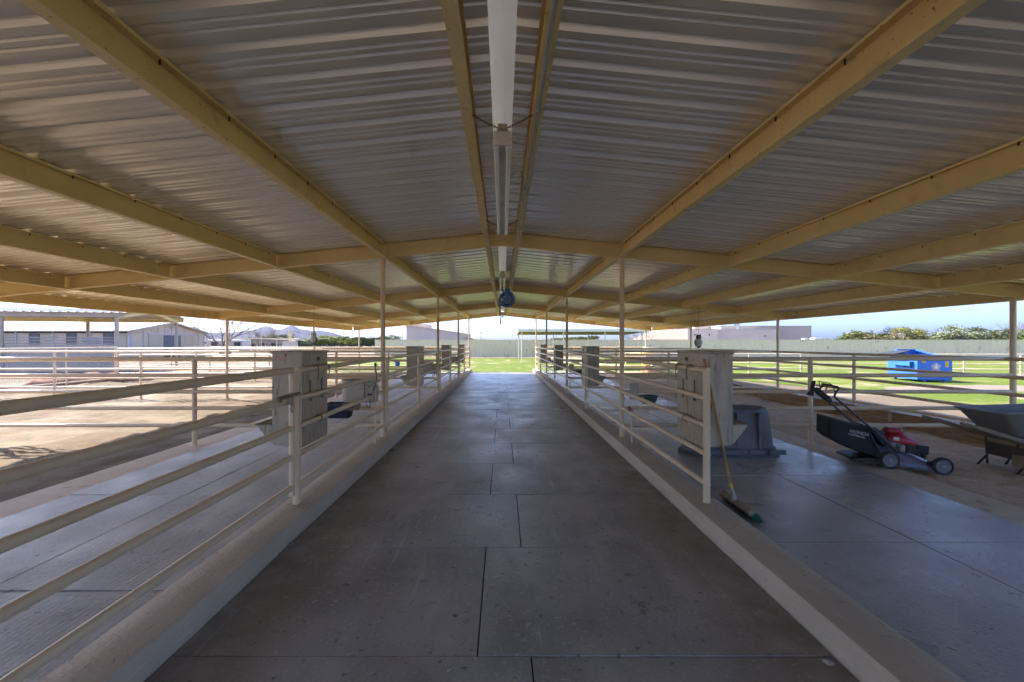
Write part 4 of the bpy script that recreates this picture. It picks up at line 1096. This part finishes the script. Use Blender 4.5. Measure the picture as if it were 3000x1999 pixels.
wpart(MB().box(X1-.12, X1-.0, ya-.09, ya-.003, -.06, 2.74), 'wall_post', m_trim, bn)
wpart(MB().box(Xw, X1-.3, ya-.06, ya-.002, 2.56, 2.70), 'painted_eave_shadow', m_dark, bn)  # no real trim: a dark strip standing in for the eave's shadow
wpart(MB().box(X1+.002, X1+.03, 49.4, 51.9, -.05, 2.40), 'doorway', m_dark, bn)
win_bars(bn, 49.5, 51.8, X1, .9, 2.38, 'y')
for y0,y1 in ((47.3,49.35),(51.95,54.3)): wpart(MB().box(X1+.003, X1+.07, y0, y1, -.04, 2.48), 'sliding_door', m_barnp, bn, bevel=.01)
wpart(MB().box(X1+.003, X1+.11, 47.1, 54.4, 2.485, 2.60), 'door_track', m_trim, bn)
for y in (45.05, 46.6, 55.0, 56.0): wpart(MB().box(X1+.003, X1+.06, y, y+.10, -.05, ze-.06), 'wall_post', m_trim, bn)
for y in (48.6,49.6,50.6,51.6,52.6): wpart(MB().box(X1+.003, X1+.04, y, y+.06, 2.62, zr_-.15-.18*abs(y-ym)), 'gable_rib', m_trim, bn)
mb = MB(); mb.tube([(X1+.02,50.3,3.35),(X1+.25,50.3,3.40),(X1+.3,50.3,3.32)], .03, 8); mb.lathe([(.05,.08),(.13,0),(.11,0),(.03,.06)], 14, Matrix.Translation((X1+.3,50.3,3.22))); wpart(mb, 'gable_lamp', m_whitemet, bn)

# shelter in front of the barn, slightly turned
sl = thing('paddock_shelter', 'grey blue pole shelter with white ribbed roof and solid low wall on the far left', 'shelter', (-22.2, 26.3, -.06), math.radians(192))
# local: x runs left along the front eave, y away from the camera is negative
Ls, Ds = 11.5, 7.0
mb = MB()
for (ya_, za_, yb2, zb2) in ((.35, 3.38, -Ds/2, 3.80), (-Ds-.35, 3.38, -Ds/2, 3.80)):
    vs=[]; fs=[]; pr=[]; x=-.5
    while x < Ls:
        for u,h in ((0,0),(.2,0),(.225,.035),(.275,.035),(.30,0)): pr.append((x+u,h))
        x += .42
    for (x,h) in pr: vs += [(x, ya_, za_+h),(x, yb2, zb2+h)]
    for i in range(len(pr)-1): fs.append((2*i,2*i+1,2*i+3,2*i+2))
    mb.add(vs, fs)
mb.build('roof', m_roofbright, sl).modifiers.new('gauge','SOLIDIFY').thickness = .006
for y in (.1, -Ds-.1): MB().box(-.35, Ls, y-.04, y+.04, 3.12, 3.375).build('eave_beam', m_greymet if y > 0 else m_beam, sl)
for x in (0, 5.6, Ls-.2):
    mb = MB(); mb.bar((x,.05,3.14),(x,-Ds/2,3.66),.12,.2); mb.bar((x,-Ds,3.14),(x,-Ds/2,3.66),.12,.2); mb.build('rafter', m_beam, sl)
for x in (.08, 5.6, Ls-.2):
    for y in (0, -Ds+.0): MB().tube([(x,y,-.05),(x,y,3.12)], .10, 12).build('post', m_greymet, sl, smooth=40)
for z in (1.62,1.78,1.94): MB().tube([(.3,-.05,z),(Ls,-.05,z)], .03, 8).build('rail', m_greymet, sl, smooth=40)
MB().box(.18, Ls, -.08, -.02, 0, 1.55).build('low_wall', m_greymet, sl)
for k in range(5): MB().box(.9+2.2*k, .94+2.2*k, -.015, .01, 0, 1.54).build('wall_seam', m_trim, sl)
MB().box(1.0, 1.9, -.3, -.22, 1.56, 1.95).build('hay_rack', m_trim, sl)

# clay heaps along the shelter edge
for k, (x,y,w_,lab) in enumerate([(-16.6,18.5,1.5,'low ridge of reddish clay beside the left wire mesh'),(-18.9,21.2,1.1,'small reddish clay heap behind the left wire mesh'),(-15.4,19.9,.9,'reddish clay clods near the mesh fence corner')]):
    mb = MB(); n=22; rings=[]
    for i in range(13):
        u = i/12*2-1; r_ = w_*math.sqrt(max(0.0,1-u*u)); rings.append([(u*w_*1.4, .35*r_*math.cos(2*PI*q/14), max(-.05,.22*r_*math.sin(2*PI*q/14)*(1+.6*noise.noise(Vector((u*4+k*5,q*.6,0)))))) for q in range(14)])
    mb.loft(rings); o = mb.build('clay_heap', m_brick, smooth=70); o.location=(x,y,-.05); o.rotation_euler=(0,0,math.radians(35)); tag(o, lab, 'clay heap')

# hot walker
hw = thing('horse_walker', 'horse walking machine with long horizontal arms on a pale block housing', 'horse walker', (-21, 45, -.07))
mb = MB(); mb.loft([[(-.68,-.68,0),(.68,-.68,0),(.68,.68,0),(-.68,.68,0)],[(-.5,-.5,1.80),(.5,-.5,1.80),(.5,.5,1.80),(-.5,.5,1.80)]]); mb.build('housing', m_stucco, hw)
MB().box(-.10,.10,-.10,.10,1.8,2.85).build('mast', m_beam, hw)
for k in range(4):
    a = math.radians(12+90*k); e = (3.7*math.cos(a),3.7*math.sin(a),2.12)
    MB().bar((0,0,1.95),e,.08,.08).build('arm', m_pipe, hw)
    mb = MB(); mb.tube([(0,0,2.82),(e[0]*.9,e[1]*.9,2.14)], .012, 5); mb.build('stay_cable', m_screw, hw)
wt = thing('white_trailer', 'white horse trailer with dark windows parked beside the barn gable', 'trailer', (-38.5, 60, -.07))
mb = MB(); mb.box(-.6,4.2,0,2.2,.45,2.05); mb.build('body', m_whitemet, wt, bevel=.12)
for x in (.1, 3.1): MB().box(x,x+.85,-.02,-.001,1.25,1.75).build('window', m_glass, wt)
for x in (1.5, 2.4): 
    mb = MB(); mb.lathe([(0,-.1),(.33,-.1),(.33,.1),(0,.1)], 16, Matrix.Translation((x,.02,.33)) @ RY); mb.build('wheel', m_tyre, wt)
ff = thing('iron_fence', 'black picket rail fence far across the field behind the horse walker', 'fence', (-45, 100, 0))
mb = MB(); x = -58
while x < -22: mb.box(x,x+.10,100,100.1,-.07,1.45); x += .62
wpart(mb, 'pickets', m_ironblk, ff)
wpart(MB().box(-58,-22,100.02,100.08,1.25,1.33), 'rail', m_ironblk, ff)
hs_ = thing('ranch_house', 'low brown ranch house with pale roof far behind the horse walker', 'house', (-64, 125, -.07))
MB().box(-4,6,0,8,0,2.1).build('wall', m_brownmet, hs_)
mb = MB(); mb.prism([(-4.6,2.1),(6.6,2.1),(5,2.9),(-3,2.9)], -.6, 8.6); mb.build('roof', m_barnr, hs_)
for x in (-2.5, .5, 3.5): MB().box(x,x+1,-.03,-.002,.9,1.7).build('window', m_glass, hs_)
cp = thing('carport', 'flat tan carport on thin posts beyond the bare tree', 'carport', (-42, 80, -.07))
MB().box(-3.5,5,0,4,2.35,2.5).build('roof', m_pipe, cp)
for x in (-3.3,-.5,2.2,4.8): MB().box(x,x+.1,0.05,.15,0,2.35).build('post', m_pipe, cp)

# ------------------------------------------------------------------ trees
def crown_mesh(seed, rx, ry, rz, n, leaf_s, clumps=26):
    r = random.Random(seed); mb = MB(); cs = []
    for k in range(clumps):
        while True:
            p = Vector((r.uniform(-1,1), r.uniform(-1,1), r.uniform(-.8,1)))
            if p.length < 1 and p.length > .35: break
        cs.append((Vector((p.x*rx, p.y*ry, p.z*rz)), r.uniform(.22,.42)))
    for k in range(n):
        c, s_ = cs[r.randrange(clumps)]
        d = Vector((r.gauss(0,1), r.gauss(0,1), r.gauss(0,.8))).normalized() * (r.random()**.45)
        p = c + Vector((d.x*rx*s_, d.y*ry*s_, d.z*rz*s_))
        u = Vector((r.gauss(0,1), r.gauss(0,1), r.gauss(0,1))).normalized(); v = u.orthogonal().normalized()
        w = leaf_s*r.uniform(.6,1.3); u = u*w; v = v*w*.6
        mb.add([p-u-v*.2, p-v, p+u, p+v], [(0,1,2,3)])
    return mb, cs
def trunk_mesh(cs, h0, r0, seed):
    r = random.Random(seed); mb = MB()
    top = Vector((0,0,h0))
    mb.tube([(0,0,-h0-.0), (r.uniform(-.1,.1),0,-h0*.4), (0,0,0)], [r0,r0*.85,r0*.7], 8)
    for c, s_ in cs[:12]:
        mid = c*.5 + Vector((r.uniform(-.1,.1), r.uniform(-.1,.1), -.1))
        mb.tube([(0,0,-h0*.2), mid, c*.92], [r0*.5, r0*.3, r0*.08], 5)
    return mb
protos = {}
def leafy(kind, label, x, y, h, wid, mi, group):
    # a tree of crown height h and width wid; shares meshes per kind
    key = (kind, mi)
    if key not in protos:
        mb, cs = crown_mesh(kind*11+mi, 1, 1, 1, 2600, .075, 44)
        t = thing('leafy_tree', label, 'tree', (0,0,0), 0, group)
        cr = mb.build('crown', m_leafs[mi], t)
        tr = trunk_mesh(cs, 1.15, .10, kind).build('trunk', m_bark, t, smooth=60)
        protos[key] = t
    else:
        t = dup(protos[key], None, None, label, group)
    t.location = (x, y, h*.55); t.rotation_euler = (0,0,random.uniform(0,6)); t.scale = (wid*.68, wid*.6, h*.52)
    return t
def px2(px, d): return (px-1472)*d/1333
G1 = 'trees beyond the right fence'
kinds = ['olive bushy', 'dark green', 'pale sage', 'bright lime', 'tan winter']
rt = [(2433,92,2.6,3.2,0,'low olive shrub just right of the camper roof'),(2487,95,3.7,5,1,'dark green round tree left of the olive group beyond the fence'),(2505,98,4.6,4,0,'olive tree with a pointed dark top right of the camper roof'),
 (2535,93,4.2,5.5,0,'wide olive tree behind the dumpster, beyond the fence'),(2552,90,3.2,5,4,'tan winter bush low over the fence above the dumpster lid'),(2577,97,4.2,3.2,1,'dark green narrow tree above the dumpster'),(2598,96,4.8,3,1,'tall dark conifer like tree above the dumpster rim'),
 (2625,92,3.9,5,4,'tan bare looking bush beside the tallest olive tree'),(2660,94,5.3,5.2,0,'tallest olive tree beyond the fence, right of the dumpster'),(2683,98,4.7,4,0,'olive tree touching the tallest one on its right'),(2705,92,3.2,4.5,4,'low tan bush right of the tallest olive tree'),
 (2728,93,2.8,4,2,'low sage bush in the gap of the tree line'),(2770,88,4.1,5,2,'pale sage tree at the left end of the feathery sage group'),(2805,86,5.2,6,2,'tallest feathery sage tree left of the right column'),(2845,87,4.9,6.2,2,'wide feathery sage tree next to the right column'),
 (2885,89,4.3,5.5,2,'sage tree partly behind the right column'),(2935,88,4.5,5.2,2,'sage tree just right of the right column'),(2965,92,3.8,4,1,'dark green tree at the right edge of the photo'),(2995,90,4.4,5,3,'lime green tree cut by the right edge of the photo'),(3040,90,4.6,6,2,'sage tree past the right edge')]
for px, d, h, w_, mi, lab in rt[:-1]:
    leafy(random.randrange(3), lab, px2(px,d), d, h*.84, w_, mi, G1)
G2 = 'trees across the left field'
lt = [(700,130,2.6,7,4,'tan bushes left of the horse walker, low on the horizon'),(745,140,3.6,8,4,'tan bare looking trees under the left mountain peak'),(800,150,4.6,7,3,'lime green tree just left of the walker mast'),(822,160,5.4,9,1,'dark green tree left of the walker mast'),
 (866,150,4.0,5,1,'dark green tree just right of the walker mast'),(886,120,2.8,5,1,'low dark bush right of the walker block'),(905,150,4.0,8,3,'lime tree left of the second outer column'),(934,150,4.4,9,3,'bright lime tree behind the second outer column'),(965,140,4.1,9,3,'bright lime tree right of the second outer column'),
 (1000,160,4.0,9,3,'lime tree left of the third outer column'),(1030,170,4.5,7,1,'dark trees right of the third outer column'),(1060,180,4.7,8,1,'dark tree beside the left end of the sage fence'),(1085,180,5.0,8,1,'dark tree above the left end of the sage fence'),(1125,170,4.2,9,1,'dark tree left of the beige stucco building'),(1140,180,5.4,8,1,'taller dark tree beside the beige stucco building'),
 (1420,190,3.6,9,1,'dark tree right of the beige stucco building'),(1440,200,3.4,9,0,'olive tree seen through the end of the aisle'),(1480,220,3.2,12,2,'sage tree low over the fence in the middle of the aisle'),(1530,180,3.2,10,5,'rust brown bushes left of the cream shelter post'),
 (1650,140,3.6,9,0,'olive tree under the cream shelter roof, left one'),(1690,140,3.7,8,0,'olive tree under the cream shelter roof, middle one'),(1727,130,4.1,6,0,'round olive tree under the cream shelter roof near the column'),
 (360,95,4.4,5,5,'dark tree top behind the shelter roof edge'),(640,110,2.6,6,1,'low dark bush behind the white trailer')]
for px, d, h, w_, mi, lab in lt:
    leafy(random.randrange(3), lab, px2(px,d), d, h*.82, w_, mi, G2)

def bare_tree(label, loc, h, seed, spread=.55, leaves=None, depth=6, group=None):
    r = random.Random(seed); mb = MB(); tips = []
    def grow(p, d, L, rad, lev):
        n = 3; pts = [p]; q = p.copy(); dd = d.copy()
        for k in range(n):
            dd = (dd + Vector((r.gauss(0,.11), r.gauss(0,.11), r.gauss(0,.06)+.02))).normalized(); q = q + dd*L/n; pts.append(q.copy())
        mb.tube(pts, [rad*(1-.35*k/n) for k in range(n+1)], 5 if lev > 2 else 3, cap=False)
        if lev == 0: tips.append(q); return
        m_ = 3 if lev > 1 else 4
        for k in range(m_):
            t_ = pts[-1] if k < 2 else pts[2]
            ax = dd.orthogonal().normalized(); ax.rotate(Matrix.Rotation(r.uniform(0,2*PI),3,dd))
            nd = (dd + ax*spread*r.uniform(.6,1.3)).normalized(); nd.z += .05
            grow(t_, nd.normalized(), L*r.uniform(.66,.86), rad*.60, lev-1)
    t = thing('bare_tree', label, 'tree', loc, 0, group)
    nb = 6
    mb.tube([(0,0,-.1),(0,0,h*.10),(.05,0,h*.17)], [h*.028,h*.022,h*.02], 8)
    for k in range(nb):
        a = 2*PI*k/nb + r.uniform(-.3,.3)
        grow(Vector((0.03,0,h*.15)), Vector((math.cos(a)*.85, math.sin(a)*.85, r.uniform(.55,1.1))).normalized(), h*.27, h*.012, depth-2)
    mb.build('branches', m_twig, t)
    if leaves is not None:
        lm = MB()
        for p in tips:
            if r.random() < .5: continue
            for k in range(3):
                q = p + Vector((r.gauss(0,.12), r.gauss(0,.12), r.gauss(0,.12))); u = Vector((r.gauss(0,1),r.gauss(0,1),r.gauss(0,1))).normalized()*.09; v = u.orthogonal().normalized()*.05
                lm.add([q-u, q-v, q+u, q+v], [(0,1,2,3)])
        lm.build('leaves', m_leafs[leaves], t)
    return t
bare_tree('large bare winter tree with spreading branches right of the barn gable', (px2(655,58), 58, -.07), 6.4, 3, .55, None, 7)
bare_tree('winter tree with sparse rusty leaves rising behind the barn roof', (px2(462,72), 72, -.07), 7.2, 5, .5, 5, 6)
bare_tree('pale bare tree behind the cream shelter, left of the tile roof', (px2(1868,66), 66, -.07), 5.0, 8, .55, None, 6)
bare_tree('bare twiggy tree standing behind the tallest olive tree', (px2(2640,99), 99, -.07), 6.5, 9, .5, None, 6)
bare_tree('bare twiggy tree right of the tallest olive tree', (px2(2712,97), 97, -.07), 5.6, 10, .5, None, 6)
bare_tree('bare twiggy tree rising at the far right of the tree line', (px2(2978,97), 97, -.07), 7.0, 12, .5, None, 6)
bare_tree('pale bare tree under the left mountain peak beside the horse walker', (px2(765,95), 95, -.07), 5.2, 14, .55, None, 6)
up = [(803,170,6.5,'thin utility pole left of the walker mast'),(860,190,5.6,'thin utility pole just right of the walker mast'),(1007,200,6.8,'thin utility pole beside the third outer column'),(1180,220,7,'thin utility pole left of the beige stucco building'),(1409,230,7.6,'utility pole right of the beige stucco building porch'),(1629,180,5.5,'utility pole under the cream shelter roof')]
p0 = None
for px, d, h, lab in up:
    if p0 is None:
        p0 = thing('utility_pole', lab, 'pole', (px2(px,d), d, -.07), 0, 'distant utility poles')
        MB().tube([(0,0,0),(0,0,1)], [.12,.09], 8).build('shaft', m_pole, p0); MB().box(-.9,.9,-.05,.05,.90,.92).build('crossarm', m_pole, p0); t = p0
    else: t = dup(p0, (px2(px,d), d, -.07), None, lab)
    t.scale = (1, 1, h)

# ------------------------------------------------------------------ mountains
def mountains(pts, d, seed):
    vs = []; fs = []; W_ = len(pts)
    # resample the ridge line
    xs = []; x = pts[0][0]
    while x < pts[-1][0]: xs.append(x); x += 3
    def hgt(px):
        for i in range(len(pts)-1):
            if pts[i][0] <= px <= pts[i+1][0]:
                t_ = (px-pts[i][0])/(pts[i+1][0]-pts[i][0]); return pts[i][1]+(pts[i+1][1]-pts[i][1])*t_
        return pts[-1][1]
    rows = 22
    for j in range(rows+1):
        v = j/rows                       # 0 front foot, .7 ridge, 1 back
        for px in xs:
            H = EYE + (1005-hgt(px))*d/1333
            w = v/.7 if v < .7 else (1-v)/.3
            X_ = px2(px, d); Y_ = d + (v-.7)*1100
            s_ = w**.85
            z = H*s_
            if w < .999: z += (noise.fractal(Vector((X_*.006, Y_*.006, seed)), 1, 2.1, 5))*28*w*(1-w)*2
            z = max(z, -.5 if w < .02 else .3)
            if w < .02: z = -1
            vs.append((X_*(Y_/d if v < 2 else 1), Y_, z))
    n = len(xs)
    for j in range(rows):
        for i in range(n-1): fs.append((j*n+i, j*n+i+1, (j+1)*n+i+1, (j+1)*n+i))
    mb = MB(); mb.add(vs, fs); return struct(mb.build('mountains', m_rock, smooth=180))
mountains([(-200,985),(120,960),(250,945),(330,934),(350,933),(375,944),(420,960),(520,975),(600,974),(680,974),(735,968),(758,961),(775,955),(790,956),(809,965),(820,965),(832,962),(848,954),(861,954),(870,958),(879,964),(897,964),(913,969),(935,967),(945,969),(980,976),(1000,983),(1015,990),(1044,997),(1100,1001),(1200,1003)], 3200, 2)
mountains([(1380,1004),(1450,1001),(1490,999),(1520,1001),(1600,1003),(1700,1004)], 4200, 6)

# the air: a thin even haze round the whole place
hm_ = D.materials.new('haze_air')
hz = MB().box(-4700, 4700, -4700, 4700, -2.2, 235).build('haze', hm_)
hz['kind'] = 'stuff'
hm = hm_; hm.use_nodes = True
hn = hm.node_tree; hn.nodes.remove(hn.nodes['Principled BSDF'])
pv = hn.nodes.new('ShaderNodeVolumePrincipled'); pv.inputs['Color'].default_value = (.30,.45,1,1); pv.inputs['Density'].default_value = HAZE; pv.inputs['Anisotropy'].default_value = .1
hn.links.new(pv.outputs[0], hn.nodes['Material Output'].inputs['Volume'])

# loose straw and dust bits blown over the floors
mb = MB(); rr = random.Random(31)
for k in range(1500):
    if k < 500: x, y, z = rr.uniform(-1.6,1.6), rr.uniform(1.6,12)**1.0, .001
    elif k < 1000: x, y, z = rr.choice((-1,1))*rr.uniform(2.0,4.4), rr.uniform(2,12), .032
    elif k < 1250: x, y, z = rr.choice((-1,1))*rr.uniform(1.70,1.95), rr.uniform(1.8,10), .152
    else: x, y, z = rr.choice((-1,1))*(1.665-abs(rr.gauss(0,.05))), rr.uniform(1.8,14), .001
    a = rr.uniform(0,PI); L2 = rr.uniform(.006,.028); w2 = rr.uniform(.0012,.003)
    d = Vector((math.cos(a), math.sin(a), 0))*L2
    mb.bar((x-d.x, y-d.y, z+.001), (x+d.x, y+d.y, z+.0015), w2, w2*.7)
o = mb.build('straw_litter', mat('straw', (.50,.40,.24), (.28,.20,.12), 40, .9)); o['kind'] = 'stuff'

# pebbles on the alley floor and kerb foot
for (px, py, r_, lab) in ((1317,1965,.012,'pale pebble on the alley floor at the lower edge, left of centre'),(2428,1947,.018,'larger pale pebble at the lower right of the alley floor'),(836,1594,.012,'brown clod at the foot of the left kerb'),(2028,1518,.011,'pale clod at the foot of the right kerb')):
    d = EYE*1333/(py-1005); x = px2(px, d)
    if abs(x) > 1.62: x = math.copysign(1.655, x)
    mb = MB(); rr = random.Random(int(px))
    mb.lathe([(0,-.5*r_),(r_*.8,-.4*r_),(r_*1.1,0),(r_*.7,.6*r_),(0,.8*r_)], 9, Matrix.Diagonal((1.3,.8,1,1)))
    mb.v = [(x_*rr.uniform(.8,1.2), y_*rr.uniform(.8,1.2), z_) for x_,y_,z_ in mb.v]
    o = mb.build('pebble', m_stone); o.location = (x, d, r_*.5); o.rotation_euler = (0,0,px); tag(o, lab, 'pebble')

# ------------------------------------------------------------------ light, sky, camera
sd_ = Vector((-.79, .47, 1.0)).normalized()
sun = D.lights.new('sun', 'SUN'); sun.energy = 2.0; sun.angle = math.radians(.5); sun.color = (1, .91, .77)
so = D.objects.new('sun', sun); COL.objects.link(so); so.rotation_euler = sd_.to_track_quat('Z', 'Y').to_euler()
w = D.worlds.new('World'); scene.world = w; w.use_nodes = True
nt = w.node_tree; bg = nt.nodes['Background']
sky = nt.nodes.new('ShaderNodeTexSky'); sky.sky_type = 'NISHITA'; sky.sun_disc = False
sky.sun_elevation = math.asin(sd_.z); sky.sun_rotation = math.atan2(sd_.x, sd_.y)
sky.air_density = .6; sky.dust_density = 2.7; sky.ozone_density = 8; sky.altitude = 0
hs_n = nt.nodes.new('ShaderNodeHueSaturation'); hs_n.inputs['Saturation'].default_value = .98; hs_n.inputs['Hue'].default_value = .503
nt.links.new(sky.outputs[0], hs_n.inputs['Color']); nt.links.new(hs_n.outputs[0], bg.inputs['Color']); bg.inputs['Strength'].default_value = .098

cam = D.cameras.new('camera'); co = D.objects.new('camera', cam); COL.objects.link(co)
cam.sensor_width = 36; cam.lens = 16; cam.clip_start = .05; cam.clip_end = 20000
cam.shift_x = 28/3000; cam.shift_y = 5.5/3000
co.location = (0, 0, EYE); co.rotation_euler = (PI/2, 0, 0)
scene.camera = co
scene.view_settings.view_transform = 'Standard'; scene.view_settings.look = 'None'
scene.view_settings.exposure = 2.8; scene.view_settings.gamma = 1
scene.render.engine = 'CYCLES'
scene.cycles.use_denoising = True; scene.cycles.use_adaptive_sampling = True; scene.cycles.adaptive_threshold = .025
scene.cycles.max_bounces = 10; scene.cycles.diffuse_bounces = 6; scene.cycles.glossy_bounces = 4
scene.cycles.volume_bounces = 0
scene.cycles.sample_clamp_indirect = 8
